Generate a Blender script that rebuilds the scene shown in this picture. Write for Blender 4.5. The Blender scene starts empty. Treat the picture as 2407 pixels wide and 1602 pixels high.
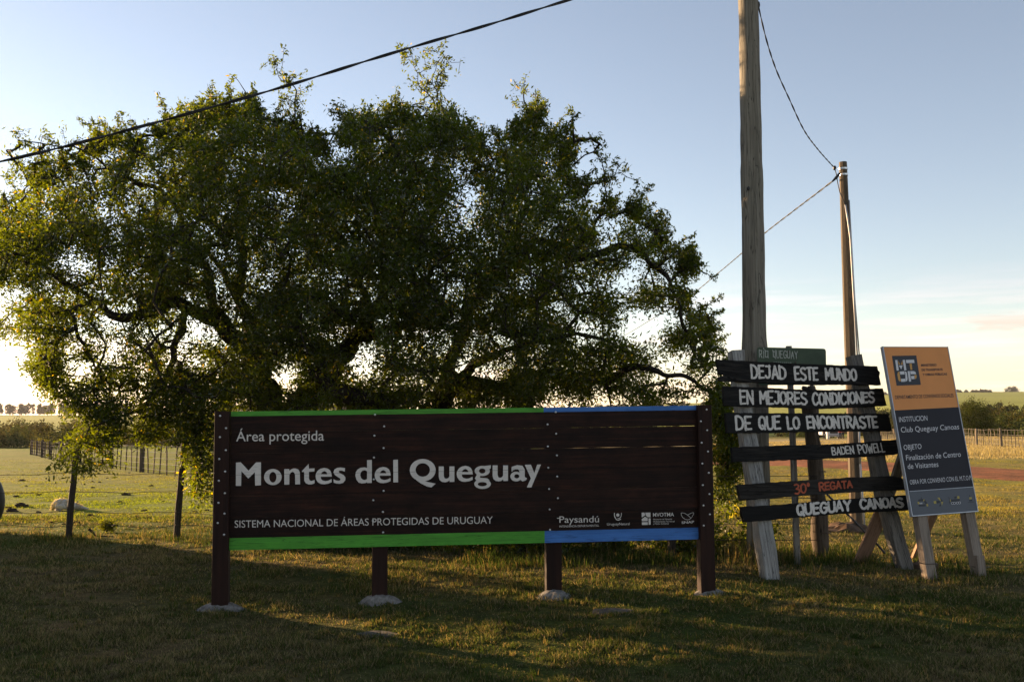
import bpy, math, random
import numpy as np
from mathutils import Vector, noise as mnoise
from mathutils.geometry import tessellate_polygon

random.seed(7)
RNG = np.random.default_rng(11)
SC = bpy.context.scene
COL = SC.collection
R = math.radians

# ------------------------------------------------------------------ camera
FPX, CX, CY, CAMZ = 2217.0, 1203.5, 801.0, 1.42     # photograph measured in its own 2407 x 1602 pixels
PITCH = math.atan(164.5 / FPX)
cam_d = bpy.data.cameras.new("camera")
cam = bpy.data.objects.new("camera", cam_d)
COL.objects.link(cam)
cam.location = (0, 0, CAMZ)
cam.rotation_euler = (math.pi / 2 + PITCH, 0, 0)
cam_d.sensor_width = 36.0
cam_d.lens = FPX / 2407 * 36
cam_d.clip_start = 0.05
cam_d.clip_end = 20000
SC.camera = cam

# ------------------------------------------------------------------ light and sky
SUN_AZ = R(-55)        # left of the view axis (+Y)
SUN_EL = R(8.5)
sdir = Vector((math.sin(SUN_AZ) * math.cos(SUN_EL), math.cos(SUN_AZ) * math.cos(SUN_EL), math.sin(SUN_EL)))
sun_d = bpy.data.lights.new("sun", 'SUN')
sun_d.energy = 5.0
sun_d.angle = R(0.6)
sun_d.color = (1.0, 0.66, 0.36)
sun = bpy.data.objects.new("sun", sun_d)
COL.objects.link(sun)
sun.rotation_euler = sdir.to_track_quat('Z', 'Y').to_euler()
sun.location = (-20, 14, 8)

world = bpy.data.worlds.new("World")
SC.world = world
world.use_nodes = True
wn, wl = world.node_tree.nodes, world.node_tree.links
wn.clear()
sky = wn.new('ShaderNodeTexSky')
sky.sky_type = 'NISHITA'
sky.sun_disc = False
sky.sun_elevation = SUN_EL
sky.sun_rotation = SUN_AZ
sky.altitude = 60
sky.air_density = 0.9
sky.dust_density = 0.18
sky.ozone_density = 0.8
bg = wn.new('ShaderNodeBackground')
bg.inputs['Strength'].default_value = 0.07
wo = wn.new('ShaderNodeOutputWorld')
# thin streaky cirrus low above the horizon, all the way round
tc = wn.new('ShaderNodeTexCoord')
sep = wn.new('ShaderNodeSeparateXYZ')
wl.new(tc.outputs['Generated'], sep.inputs[0])
mp = wn.new('ShaderNodeMapping')
mp.inputs['Scale'].default_value = (3.2, 3.2, 44)
mp.inputs['Location'].default_value = (0.4, 0.1, 0.35)
wl.new(tc.outputs['Generated'], mp.inputs[0])
nz = wn.new('ShaderNodeTexNoise')
nz.inputs['Scale'].default_value = 1.6
nz.inputs['Detail'].default_value = 7
nz.inputs['Roughness'].default_value = 0.6
wl.new(mp.outputs[0], nz.inputs['Vector'])
cr = wn.new('ShaderNodeMapRange')
cr.inputs[1].default_value = 0.47
cr.inputs[2].default_value = 0.64
wl.new(nz.outputs['Fac'], cr.inputs[0])
el1 = wn.new('ShaderNodeMapRange'); el1.interpolation_type = 'SMOOTHSTEP'
el1.inputs[1].default_value = 0.16; el1.inputs[2].default_value = 0.075
wl.new(sep.outputs['Z'], el1.inputs[0])
mul = wn.new('ShaderNodeMath'); mul.operation = 'MULTIPLY'
wl.new(cr.outputs[0], mul.inputs[0]); wl.new(el1.outputs[0], mul.inputs[1])
# one small pinkish cloud standing low to the right
cd = Vector((0.482, 0.873, 0.0845))
cm_ = wn.new('ShaderNodeVectorMath'); cm_.operation = 'SUBTRACT'; cm_.inputs[1].default_value = cd
wl.new(tc.outputs['Generated'], cm_.inputs[0])
cs_ = wn.new('ShaderNodeVectorMath'); cs_.operation = 'MULTIPLY'; cs_.inputs[1].default_value = (19, 12, 125)
wl.new(cm_.outputs[0], cs_.inputs[0])
cl2 = wn.new('ShaderNodeVectorMath'); cl2.operation = 'LENGTH'
cn_ = wn.new('ShaderNodeTexNoise'); cn_.inputs['Scale'].default_value = 1.0; cn_.inputs['Detail'].default_value = 7; cn_.inputs['Roughness'].default_value = .62
cmp_ = wn.new('ShaderNodeMapping'); cmp_.inputs['Scale'].default_value = (26, 26, 150)
wl.new(tc.outputs['Generated'], cmp_.inputs[0]); wl.new(cmp_.outputs[0], cn_.inputs['Vector'])
wl.new(cs_.outputs[0], cl2.inputs[0])
ca_ = wn.new('ShaderNodeMath'); ca_.operation = 'MULTIPLY_ADD'; ca_.inputs[1].default_value = 2.6; ca_.inputs[2].default_value = -1.3
wl.new(cn_.outputs['Fac'], ca_.inputs[0])
cb_ = wn.new('ShaderNodeMath'); cb_.operation = 'ADD'; wl.new(cl2.outputs['Value'], cb_.inputs[0]); wl.new(ca_.outputs[0], cb_.inputs[1])
cr_ = wn.new('ShaderNodeMapRange'); cr_.interpolation_type = 'SMOOTHSTEP'
cr_.inputs[1].default_value = 1.15; cr_.inputs[2].default_value = 0.45
wl.new(cb_.outputs[0], cr_.inputs[0])
mul2 = wn.new('ShaderNodeMath'); mul2.operation = 'MULTIPLY'; mul2.inputs[1].default_value = 1.0
wl.new(mul.outputs[0], mul2.inputs[0])
bri = wn.new('ShaderNodeMixRGB'); bri.blend_type = 'MULTIPLY'; bri.inputs[0].default_value = 1
bri.inputs[2].default_value = (1.40, 1.10, 1.10, 1)
wl.new(sky.outputs[0], bri.inputs[1])
mixc = wn.new('ShaderNodeMixRGB')
wl.new(mul2.outputs[0], mixc.inputs[0])
wl.new(sky.outputs[0], mixc.inputs[1])
wl.new(bri.outputs[0], mixc.inputs[2])
wb = wn.new('ShaderNodeMixRGB'); wb.blend_type = 'MULTIPLY'; wb.inputs[0].default_value = 1
wb.inputs[2].default_value = (1.035, 0.98, 1.025, 1)      # one even white balance for the whole sky
pk = wn.new('ShaderNodeMixRGB'); pk.blend_type = 'MULTIPLY'; pk.inputs[2].default_value = (1.16, 0.86, 0.80, 1)
wl.new(cr_.outputs[0], pk.inputs[0]); wl.new(mixc.outputs[0], pk.inputs[1])
hs = wn.new('ShaderNodeHueSaturation'); hs.inputs['Saturation'].default_value = 0.78
wl.new(pk.outputs[0], hs.inputs['Color'])
wl.new(hs.outputs[0], wb.inputs[1])
wl.new(wb.outputs[0], bg.inputs['Color'])
wl.new(bg.outputs[0], wo.inputs[0])

SC.view_settings.view_transform = 'Standard'
SC.view_settings.look = 'None'
SC.view_settings.exposure = 1.84
SC.view_settings.gamma = 1.0
SC.view_settings.use_curve_mapping = False
SC.render.engine = 'CYCLES'
SC.cycles.max_bounces = 8
SC.cycles.transparent_max_bounces = 8
SC.cycles.use_denoising = True

# ------------------------------------------------------------------ picture -> place
CP, SP = math.cos(PITCH), math.sin(PITCH)
CAM = Vector((0, 0, CAMZ))

def ray(fx, fy):
    a = (CY - fy) / FPX
    return Vector(((fx - CX) / FPX, CP - a * SP, SP + a * CP))

def P(fx, fy, Y):
    d = ray(fx, fy)
    return CAM + d * (Y / d.y)

def PZ(u, v, Y):
    return P(u * 1.02165, v * 1.02165, Y)

# ------------------------------------------------------------------ numpy noise
def vnoise(x, y, seed=0):
    x = np.asarray(x, float); y = np.asarray(y, float)
    xi = np.floor(x); yi = np.floor(y)
    fx = x - xi; fy = y - yi
    fx = fx * fx * (3 - 2 * fx); fy = fy * fy * (3 - 2 * fy)
    def h(i, j):
        s = np.sin(i * 127.1 + j * 311.7 + seed * 74.7) * 43758.5453
        return s - np.floor(s)
    return (h(xi, yi) * (1 - fx) + h(xi + 1, yi) * fx) * (1 - fy) + (h(xi, yi + 1) * (1 - fx) + h(xi + 1, yi + 1) * fx) * fy

def fbm(x, y, seed=0, o=3):
    t = 0; a = .5; n = 0
    for k in range(o):
        t = t + a * vnoise(x * 2 ** k, y * 2 ** k, seed + k * 5); n += a; a *= .5
    return t / n

# ------------------------------------------------------------------ terrain height
DK = np.array([0.01, 8.5, 12, 20, 36, 60, 76, 120, 200, 300, 600, 1000, 1600, 2500, 9000])
UK = np.array([700, 1250, 1650, 1950, 2250])
ZT = np.array([
    [0, 0, -.16, -.36, -1.0, -1.65, -2.1, -3.3, -4.2, -4.2, -3.6, -2.9, -8, -20, -60],
    [0, 0, -.14, -.34, -.9, -1.5, -1.9, -3.0, -4.0, -3.8, -2.5, 2, 2, 0, -40],
    [0, 0, -.10, -.32, -.75, -1.2, -1.5, -2.3, -3.4, -3.0, 0, 8, 15, 10, -20],
    [0, 0, -.10, -.30, -.60, -1.0, -1.3, -2.1, -4.0, -3.0, 2, 10, 26, 22, 0],
    [0, 0, -.10, -.28, -.55, -.85, -1.0, -1.6, -2.4, 0.5, 5.6, 15, 34, 30, 0]])

def H(x, y):
    x = np.asarray(x, float); y = np.asarray(y, float)
    az = np.clip(np.arctan2(x, y), -0.7, 0.7)
    u = np.clip(CX + FPX * np.tan(az), UK[0], UK[-1] - 1e-3)
    D = np.clip(np.where(np.abs(az) < .69, np.abs(y), np.hypot(x, y) * .77), .02, 8999)
    lD = np.log(D); lk = np.log(DK)
    j = np.clip(np.searchsorted(UK, u, side='right') - 1, 0, len(UK) - 2)
    w = (u - UK[j]) / (UK[j + 1] - UK[j]); w = w * w * (3 - 2 * w)
    i = np.clip(np.searchsorted(lk, lD, side='right') - 1, 0, len(DK) - 2)
    t = (D - DK[i]) / (DK[i + 1] - DK[i])
    z = (ZT[j, i] * (1 - t) + ZT[j, i + 1] * t) * (1 - w) + (ZT[j + 1, i] * (1 - t) + ZT[j + 1, i + 1] * t) * w
    z = z + .05 * (fbm(x / 1.7, y / 1.7, 3) - .5) + .03 * (vnoise(x / .42, y / .42, 9) - .5) * np.clip(40 / (D + 20), 0, 1)
    z = z + np.clip((D - 14) / 60, 0, 1) * (.22 * (fbm(x / 9, y / 9, 21) - .5)) + np.clip((D - 120) / 800, 0, 1) * 1.2 * (fbm(x / 120, y / 120, 31) - .5)
    return z

def Hf(x, y):
    return float(H(x, y))

def ground(fx, fy):
    d = ray(fx, fy)
    Y = 3.5; prev = None
    while Y < 4000:
        p = CAM + d * (Y / d.y)
        g = p.z - Hf(p.x, p.y)
        if g <= 0:
            lo, hi = Y / 1.01, Y
            for _ in range(12):
                m = (lo + hi) / 2
                q = CAM + d * (m / d.y)
                if q.z - Hf(q.x, q.y) > 0: lo = m
                else: hi = m
            return CAM + d * (hi / d.y)
        Y *= 1.01
    return CAM + d * (300 / d.y)

# ------------------------------------------------------------------ object helpers
def tag(o, label=None, cat=None, group=None, kind=None):
    if label: o['label'] = label
    if cat: o['category'] = cat
    if group: o['group'] = group
    if kind: o['kind'] = kind
    return o

def thing(name, loc, label, cat, group=None):
    o = bpy.data.objects.new(name, None)
    o.empty_display_size = .2
    COL.objects.link(o)
    o.location = loc
    return tag(o, label, cat, group)

def copy_tree(o, parent=None):
    c = o.copy(); COL.objects.link(c); c.parent = parent
    for ch in list(o.children):
        copy_tree(ch, c)
    return c

def wpos(o):
    v = Vector((0, 0, 0))
    while o is not None:
        v = v + o.location; o = o.parent
    return v

class MB:
    def __init__(s):
        s.v = []; s.f = []; s.uv = []; s.mi = []; s.uo = random.random() * 50
    def add(s, vs, fs, uvs=None, mi=0):
        b = len(s.v)
        s.v.extend([tuple(p) for p in vs])
        for k, f in enumerate(fs):
            s.f.append([b + i for i in f])
            s.uv.append(uvs[k] if uvs else [(0, 0)] * len(f))
            s.mi.append(mi)
    def quad(s, a, b, c, d, mi=0, L=None):
        s.add([a, b, c, d], [(0, 1, 2, 3)], None, mi)
    def box(s, c, sx, sy, sz, ax=None, mi=0):
        """box centred at c with half sizes along three axes"""
        X, Y, Z = ax or (Vector((1, 0, 0)), Vector((0, 1, 0)), Vector((0, 0, 1)))
        c = Vector(c)
        vs = [c + X * i * sx + Y * j * sy + Z * k * sz for i in (-1, 1) for j in (-1, 1) for k in (-1, 1)]
        fs = [(0, 1, 3, 2), (4, 6, 7, 5), (0, 4, 5, 1), (2, 3, 7, 6), (0, 2, 6, 4), (1, 5, 7, 3)]
        o = s.uo
        dims = [(sy, sz), (sy, sz), (sx, sz), (sx, sz), (sx, sy), (sx, sy)]
        uv = []
        loc = [(i * sx, j * sy, k * sz) for i in (-1, 1) for j in (-1, 1) for k in (-1, 1)]
        big = max(range(3), key=lambda q: (sx, sy, sz)[q])
        oth = [q for q in range(3) if q != big]
        for f in fs:
            uv.append([(loc[i][big] + o, loc[i][oth[0]] + loc[i][oth[1]] + o) for i in f])
        s.add(vs, fs, uv, mi)
    def tube(s, pts, rad, n=8, rot=0.0, cap=True, mi=0, jit=0.0, up=None, flat=1.0):
        pts = [Vector(p) for p in pts]
        m = len(pts)
        if not hasattr(rad, '__len__'): rad = [rad] * m
        rings = []; L = s.uo; uo2 = s.uo
        ref = up
        base = len(s.v); vs = []; us = []
        for i, p in enumerate(pts):
            d = (pts[min(i + 1, m - 1)] - pts[max(i - 1, 0)])
            d = d.normalized() if d.length > 1e-9 else Vector((0, 0, 1))
            if ref is None:
                ref = Vector((0, -1, 0)) if abs(d.y) < .9 else Vector((0, 0, 1))
            a = (ref - d * ref.dot(d))
            a = a.normalized() if a.length > 1e-6 else d.orthogonal().normalized()
            ref = a
            b = d.cross(a)
            if i: L += (p - pts[i - 1]).length
            for k in range(n):
                t = rot + 2 * math.pi * k / n
                rr = rad[i] * (1 + (jit * (mnoise.noise(Vector((math.cos(t) * 1.5, math.sin(t) * 1.5, L * 4 + uo2))) if jit else 0)))
                vs.append(p + a * math.cos(t) * rr * flat + b * math.sin(t) * rr)
                us.append((L, rad[i] * t))
        fs = []; uvs = []
        for i in range(m - 1):
            for k in range(n):
                k2 = (k + 1) % n
                f = (i * n + k, i * n + k2, (i + 1) * n + k2, (i + 1) * n + k)
                fs.append(f)
                w = 2 * math.pi * rad[i] if k2 == 0 else 0
                uvs.append([us[f[0]], (us[f[1]][0], us[f[1]][1] + w), (us[f[2]][0], us[f[2]][1] + w), us[f[3]]])
        if cap:
            fs.append(tuple(range(n - 1, -1, -1))); uvs.append([(uo2, 0)] * n)
            fs.append(tuple(range((m - 1) * n, m * n))); uvs.append([(uo2, .1)] * n)
        s.add(vs, fs, uvs, mi)
    def blob(s, c, rx, ry, rz, nu=12, nv=8, jit=.2, fr=2.0, mi=0, half=False, seed=0):
        c = Vector(c); vs = []; fs = []
        for j in range(nv + 1):
            ph = -math.pi / 2 + math.pi * j / nv
            if half: ph = -.25 + (math.pi / 2 + .25) * j / nv
            for i in range(nu):
                th = 2 * math.pi * i / nu
                d = Vector((math.cos(ph) * math.cos(th), math.cos(ph) * math.sin(th), math.sin(ph)))
                q = 1 + jit * mnoise.noise(d * fr + Vector((seed * 3.1, 0, seed)))
                vs.append(c + Vector((d.x * rx * q, d.y * ry * q, d.z * rz * q)))
        for j in range(nv):
            for i in range(nu):
                i2 = (i + 1) % nu
                fs.append((j * nu + i, j * nu + i2, (j + 1) * nu + i2, (j + 1) * nu + i))
        s.add(vs, fs, None, mi)
    def build(s, name, mats, parent=None, smooth=False, label=None, kind=None):
        me = bpy.data.meshes.new(name)
        o = bpy.data.objects.new(name, me)
        COL.objects.link(o)
        off = Vector((0, 0, 0))
        if parent is not None:
            o.parent = parent; off = wpos(parent)
        me.from_pydata([(p[0] - off.x, p[1] - off.y, p[2] - off.z) for p in s.v], [], s.f)
        uvl = me.uv_layers.new(name="UVMap")
        flat = [c for u in s.uv for q in u for c in q]
        uvl.data.foreach_set('uv', flat)
        if not isinstance(mats, (list, tuple)): mats = [mats]
        for m in mats: me.materials.append(m)
        me.polygons.foreach_set('material_index', s.mi)
        if smooth: me.polygons.foreach_set('use_smooth', [True] * len(s.f))
        me.update()
        tag(o, label, None, None, kind)
        return o

def np_mesh(name, verts, faces_n, loops, mats, cols=None, parent=None, kind=None, smooth=False, mi=None):
    """verts (n,3); all faces have faces_n corners; loops flat index array; cols (n,3) per vertex albedo"""
    me = bpy.data.meshes.new(name)
    o = bpy.data.objects.new(name, me)
    COL.objects.link(o)
    v = np.array(verts, dtype=np.float32)
    if parent is not None:
        o.parent = parent
        v = v - np.array(wpos(parent), dtype=np.float32)
    me.vertices.add(len(v)); me.vertices.foreach_set('co', v.ravel())
    nf = len(loops) // faces_n
    me.loops.add(nf * faces_n); me.loops.foreach_set('vertex_index', np.asarray(loops, dtype=np.int32))
    me.polygons.add(nf)
    me.polygons.foreach_set('loop_start', np.arange(nf, dtype=np.int32) * faces_n)
    if mi is not None: me.polygons.foreach_set('material_index', mi)
    if smooth: me.polygons.foreach_set('use_smooth', np.ones(nf, dtype=bool))
    if cols is not None:
        at = me.color_attributes.new("tint", 'FLOAT_COLOR', 'POINT')
        c4 = np.ones((len(v), 4), dtype=np.float32); c4[:, :3] = cols
        at.data.foreach_set('color', c4.ravel())
    if not isinstance(mats, (list, tuple)): mats = [mats]
    for m in mats: me.materials.append(m)
    me.update(calc_edges=True)
    if kind: o['kind'] = kind
    return o

# ------------------------------------------------------------------ materials
def mat_new(name):
    m = bpy.data.materials.new(name); m.use_nodes = True
    n, l = m.node_tree.nodes, m.node_tree.links
    b = n['Principled BSDF']
    return m, n, l, b

def ramp(n, l, src, stops):
    r = n.new('ShaderNodeValToRGB')
    e = r.color_ramp.elements
    while len(e) < len(stops): e.new(0.5)
    for k, (p, c) in enumerate(stops):
        e[k].position = p; e[k].color = (*c, 1)
    l.new(src, r.inputs[0])
    return r

def wood(name, cols, sx=3.0, sy=60.0, rough=.8, bump=.4, blotch=.35, blotch_col=None, crack=0.0, spec=.25, objvar=.35, worn=0.0):
    """grain runs along U of the UV map (metres)"""
    m, n, l, b = mat_new(name)
    uv = n.new('ShaderNodeUVMap')
    mp = n.new('ShaderNodeMapping'); mp.inputs['Scale'].default_value = (sx, sy, 1)
    l.new(uv.outputs[0], mp.inputs[0])
    nz = n.new('ShaderNodeTexNoise'); nz.inputs['Scale'].default_value = 1; nz.inputs['Detail'].default_value = 8
    nz.inputs['Roughness'].default_value = .65; nz.inputs['Distortion'].default_value = .6
    l.new(mp.outputs[0], nz.inputs['Vector'])
    r = ramp(n, l, nz.outputs['Fac'], [(.3, cols[0]), (.5, cols[1]), (.72, cols[2])])
    mp2 = n.new('ShaderNodeMapping'); mp2.inputs['Scale'].default_value = (sx * 1.3, sy * .16, 1)
    l.new(uv.outputs[0], mp2.inputs[0])
    n2 = n.new('ShaderNodeTexNoise'); n2.inputs['Scale'].default_value = 1; n2.inputs['Detail'].default_value = 4
    l.new(mp2.outputs[0], n2.inputs['Vector'])
    mx = n.new('ShaderNodeMixRGB'); mx.blend_type = 'MIX'
    rr = n.new('ShaderNodeMapRange'); rr.inputs[1].default_value = .42; rr.inputs[2].default_value = .72
    rr.inputs[4].default_value = blotch
    l.new(n2.outputs['Fac'], rr.inputs[0]); l.new(rr.outputs[0], mx.inputs[0])
    l.new(r.outputs[0], mx.inputs[1]); mx.inputs[2].default_value = (*(blotch_col or cols[0]), 1)
    last = mx.outputs[0]
    h = nz.outputs['Fac']
    if crack:
        mp3 = n.new('ShaderNodeMapping'); mp3.inputs['Scale'].default_value = (sx * .9, sy * .55, 1)
        l.new(uv.outputs[0], mp3.inputs[0])
        vo = n.new('ShaderNodeTexNoise'); vo.inputs['Scale'].default_value = 1; vo.inputs['Detail'].default_value = 3; vo.inputs['Distortion'].default_value = 1.2
        l.new(mp3.outputs[0], vo.inputs['Vector'])
        cm = n.new('ShaderNodeMath'); cm.operation = 'SUBTRACT'; cm.inputs[1].default_value = .5
        l.new(vo.outputs['Fac'], cm.inputs[0])
        ca = n.new('ShaderNodeMath'); ca.operation = 'ABSOLUTE'; l.new(cm.outputs[0], ca.inputs[0])
        cl = n.new('ShaderNodeMapRange'); cl.inputs[1].default_value = 0.0; cl.inputs[2].default_value = .022
        cl.inputs[3].default_value = 1 - crack; cl.inputs[4].default_value = 1
        l.new(ca.outputs[0], cl.inputs[0])
        mm = n.new('ShaderNodeMixRGB'); mm.blend_type = 'MULTIPLY'; mm.inputs[0].default_value = 1
        l.new(last, mm.inputs[1]); l.new(cl.outputs[0], mm.inputs[2])
        last = mm.outputs[0]
        hm = n.new('ShaderNodeMath'); hm.operation = 'MULTIPLY'
        l.new(nz.outputs['Fac'], hm.inputs[0]); l.new(cl.outputs[0], hm.inputs[1]); h = hm.outputs[0]
    oi = n.new('ShaderNodeObjectInfo')
    ov = n.new('ShaderNodeMapRange'); ov.inputs[3].default_value = 1 - objvar / 2; ov.inputs[4].default_value = 1 + objvar / 2
    l.new(oi.outputs['Random'], ov.inputs[0])
    m3 = n.new('ShaderNodeMixRGB'); m3.blend_type = 'MULTIPLY'; m3.inputs[0].default_value = 1
    l.new(last, m3.inputs[1]); l.new(ov.outputs[0], m3.inputs[2])
    if worn:
        n5 = n.new('ShaderNodeTexNoise'); n5.inputs['Scale'].default_value = 1; n5.inputs['Detail'].default_value = 6; n5.inputs['Roughness'].default_value = .7
        mp5 = n.new('ShaderNodeMapping'); mp5.inputs['Scale'].default_value = (5, 9, 1); l.new(uv.outputs[0], mp5.inputs[0]); l.new(mp5.outputs[0], n5.inputs['Vector'])
        r5 = ramp(n, l, n5.outputs['Fac'], [(.32, (.55, .6, .66)), (.5, (1, 1, 1)), (.68, (1.55, 1.4, 1.3))])
        m5 = n.new('ShaderNodeMixRGB'); m5.blend_type = 'MULTIPLY'; m5.inputs[0].default_value = worn
        l.new(m3.outputs[0], m5.inputs[1]); l.new(r5.outputs[0], m5.inputs[2]); m3 = m5
    l.new(m3.outputs[0], b.inputs['Base Color'])
    bp = n.new('ShaderNodeBump'); bp.inputs['Strength'].default_value = bump; bp.inputs['Distance'].default_value = .004
    l.new(h, bp.inputs['Height']); l.new(bp.outputs[0], b.inputs['Normal'])
    b.inputs['Roughness'].default_value = rough
    b.inputs['Specular IOR Level'].default_value = spec
    return m

def paint(name, col, rough=.5, var=.18, scale=14, chips=0.0, chip_col=(.03, .025, .02), bump=.1, metal=0, spec=.4):
    m, n, l, b = mat_new(name)
    tc = n.new('ShaderNodeTexCoord')
    nz = n.new('ShaderNodeTexNoise'); nz.inputs['Scale'].default_value = scale; nz.inputs['Detail'].default_value = 8
    nz.inputs['Roughness'].default_value = .6
    l.new(tc.outputs['Object'], nz.inputs['Vector'])
    a = tuple(c * (1 - var) for c in col); c2 = tuple(min(1, c * (1 + var)) for c in col)
    r = ramp(n, l, nz.outputs['Fac'], [(.3, a), (.7, c2)])
    last = r.outputs[0]
    if chips:
        n2 = n.new('ShaderNodeTexNoise'); n2.inputs['Scale'].default_value = scale * 9; n2.inputs['Detail'].default_value = 5
        mp = n.new('ShaderNodeMapping'); mp.inputs['Scale'].default_value = (.35, .35, 1.4)
        l.new(tc.outputs['Object'], mp.inputs[0]); l.new(mp.outputs[0], n2.inputs['Vector'])
        mr = n.new('ShaderNodeMapRange'); mr.inputs[1].default_value = .60; mr.inputs[2].default_value = .66; mr.inputs[4].default_value = chips
        l.new(n2.outputs['Fac'], mr.inputs[0])
        mx = n.new('ShaderNodeMixRGB'); l.new(mr.outputs[0], mx.inputs[0]); l.new(last, mx.inputs[1]); mx.inputs[2].default_value = (*chip_col, 1)
        last = mx.outputs[0]
    l.new(last, b.inputs['Base Color'])
    bp = n.new('ShaderNodeBump'); bp.inputs['Strength'].default_value = bump; bp.inputs['Distance'].default_value = .003
    l.new(nz.outputs['Fac'], bp.inputs['Height']); l.new(bp.outputs[0], b.inputs['Normal'])
    b.inputs['Roughness'].default_value = rough; b.inputs['Metallic'].default_value = metal
    b.inputs['Specular IOR Level'].default_value = spec
    return m

def leafmat(name, trans=.5, gloss=.12, tscale=(1.5, 1.5, .6), rough=.45):
    m = bpy.data.materials.new(name); m.use_nodes = True
    n, l = m.node_tree.nodes, m.node_tree.links
    n.clear()
    at = n.new('ShaderNodeAttribute'); at.attribute_name = 'tint'
    d = n.new('ShaderNodeBsdfDiffuse'); l.new(at.outputs['Color'], d.inputs[0])
    t = n.new('ShaderNodeBsdfTranslucent')
    mu = n.new('ShaderNodeMixRGB'); mu.blend_type = 'MULTIPLY'; mu.inputs[0].default_value = 1; mu.inputs[2].default_value = (*tscale, 1)
    l.new(at.outputs['Color'], mu.inputs[1]); l.new(mu.outputs[0], t.inputs[0])
    mx = n.new('ShaderNodeMixShader'); mx.inputs[0].default_value = trans
    l.new(d.outputs[0], mx.inputs[1]); l.new(t.outputs[0], mx.inputs[2])
    g = n.new('ShaderNodeBsdfGlossy'); g.inputs['Roughness'].default_value = rough; g.inputs[0].default_value = (.8, .8, .8, 1)
    fr = n.new('ShaderNodeFresnel'); fr.inputs[0].default_value = 1.4
    fm = n.new('ShaderNodeMath'); fm.operation = 'MULTIPLY'; fm.inputs[1].default_value = gloss * 6
    l.new(fr.outputs[0], fm.inputs[0])
    m2 = n.new('ShaderNodeMixShader'); l.new(fm.outputs[0], m2.inputs[0]); l.new(mx.outputs[0], m2.inputs[1]); l.new(g.outputs[0], m2.inputs[2])
    o = n.new('ShaderNodeOutputMaterial'); l.new(m2.outputs[0], o.inputs[0])
    return m

M = {}
M['stained'] = wood('stained_board', [(.009, .005, .004), (.017, .0078, .0058), (.042, .015, .009)], 1.6, 45, rough=.62, bump=.25, blotch=.6, blotch_col=(.008, .0055, .005), spec=.12, objvar=.6, worn=.9)
M['stained_post'] = wood('stained_post', [(.011, .0052, .004), (.021, .009, .0065), (.034, .014, .0095)], 1.6, 45, rough=.65, bump=.3, blotch=.4, spec=.15)
M['green_paint'] = wood('green_paint', [(.055, .22, .022), (.065, .27, .028), (.075, .31, .035)], 1.6, 40, rough=.55, bump=.25, blotch=.2, crack=.45, objvar=.12, worn=.35)
M['blue_paint'] = wood('blue_paint', [(.035, .12, .34), (.045, .15, .42), (.055, .175, .47)], 1.6, 40, rough=.55, bump=.25, blotch=.2, crack=.45, objvar=.12, worn=.35)
M['white_letter'] = paint('white_lettering', (.60, .555, .51), .7, .07, 6, chips=.25, chip_col=(.2, .19, .19))
M['white_hand'] = paint('hand_painted_white', (.58, .54, .49), .8, .12, 12, chips=.75, chip_col=(.05, .045, .04))
M['red_hand'] = paint('hand_painted_red', (.36, .075, .03), .8, .15, 12, chips=.6, chip_col=(.03, .025, .02))
M['black_plank'] = wood('weathered_black_plank', [(.006, .006, .006), (.015, .0145, .014), (.05, .043, .036)], 2.2, 70, rough=.9, bump=1.0, blotch=.5, blotch_col=(.008, .0075, .007), crack=.8, objvar=.4, spec=.1)
M['black_fresh'] = wood('fresh_black_plank', [(.006, .0058, .0055), (.009, .0085, .008), (.016, .0145, .013)], 2.2, 60, rough=.75, bump=.6, blotch=.2, crack=.5, spec=.12)
M['grey_plank'] = wood('weathered_grey_plank', [(.018, .016, .014), (.036, .032, .028), (.066, .058, .05)], 2.2, 70, spec=.1, rough=.9, bump=1.0, blotch=.6, blotch_col=(.01, .01, .01), crack=.8)
M['grey_post'] = wood('weathered_grey_post', [(.10, .09, .078), (.19, .175, .155), (.30, .28, .25)], 2.0, 50, rough=.9, bump=.9, blotch=.35, blotch_col=(.07, .06, .05), crack=.75)
M['white_post'] = wood('whitewashed_post', [(.16, .15, .14), (.33, .32, .30), (.5, .49, .47)], 2.0, 55, rough=.9, bump=1.0, blotch=.45, blotch_col=(.11, .10, .09), crack=.8)
M['pole'] = wood('utility_pole_wood', [(.09, .08, .063), (.155, .142, .115), (.23, .215, .178)], 1.2, 42, rough=.85, bump=.9, blotch=.35, blotch_col=(.12, .10, .08), crack=.75)
M['pole_brown'] = wood('brown_pole_wood', [(.07, .053, .036), (.12, .094, .066), (.175, .14, .10)], 1.2, 40, rough=.85, bump=.7, blotch=.3, crack=.5)
M['log'] = wood('old_log_wood', [(.05, .04, .03), (.10, .078, .058), (.16, .13, .1)], 1.5, 42, rough=.95, bump=1.0, blotch=.5, crack=.85)
M['fence_wood'] = wood('fence_post_wood', [(.03, .024, .018), (.055, .045, .035), (.09, .075, .06)], 1.8, 50, rough=.95, bump=.9, blotch=.4, crack=.8)
M['batten'] = wood('fence_batten_wood', [(.05, .036, .026), (.085, .065, .048), (.13, .1, .08)], 1.8, 40, rough=.95, bump=.6, crack=.5, objvar=.8)
M['pale_batten'] = wood('pale_batten_wood', [(.10, .08, .055), (.16, .13, .09), (.22, .18, .13)], 1.8, 40, rough=.95, bump=.6, crack=.5, objvar=.8)
M['new_wood'] = wood('pale_sawn_wood', [(.15, .12, .095), (.23, .185, .145), (.31, .26, .21)], 1.8, 50, rough=.85, bump=.6, blotch=.3, crack=.4)
M['brace_wood'] = wood('brace_wood', [(.2, .12, .08), (.29, .18, .12), (.36, .24, .17)], 1.8, 45, rough=.85, bump=.6, blotch=.3, crack=.4)
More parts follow.
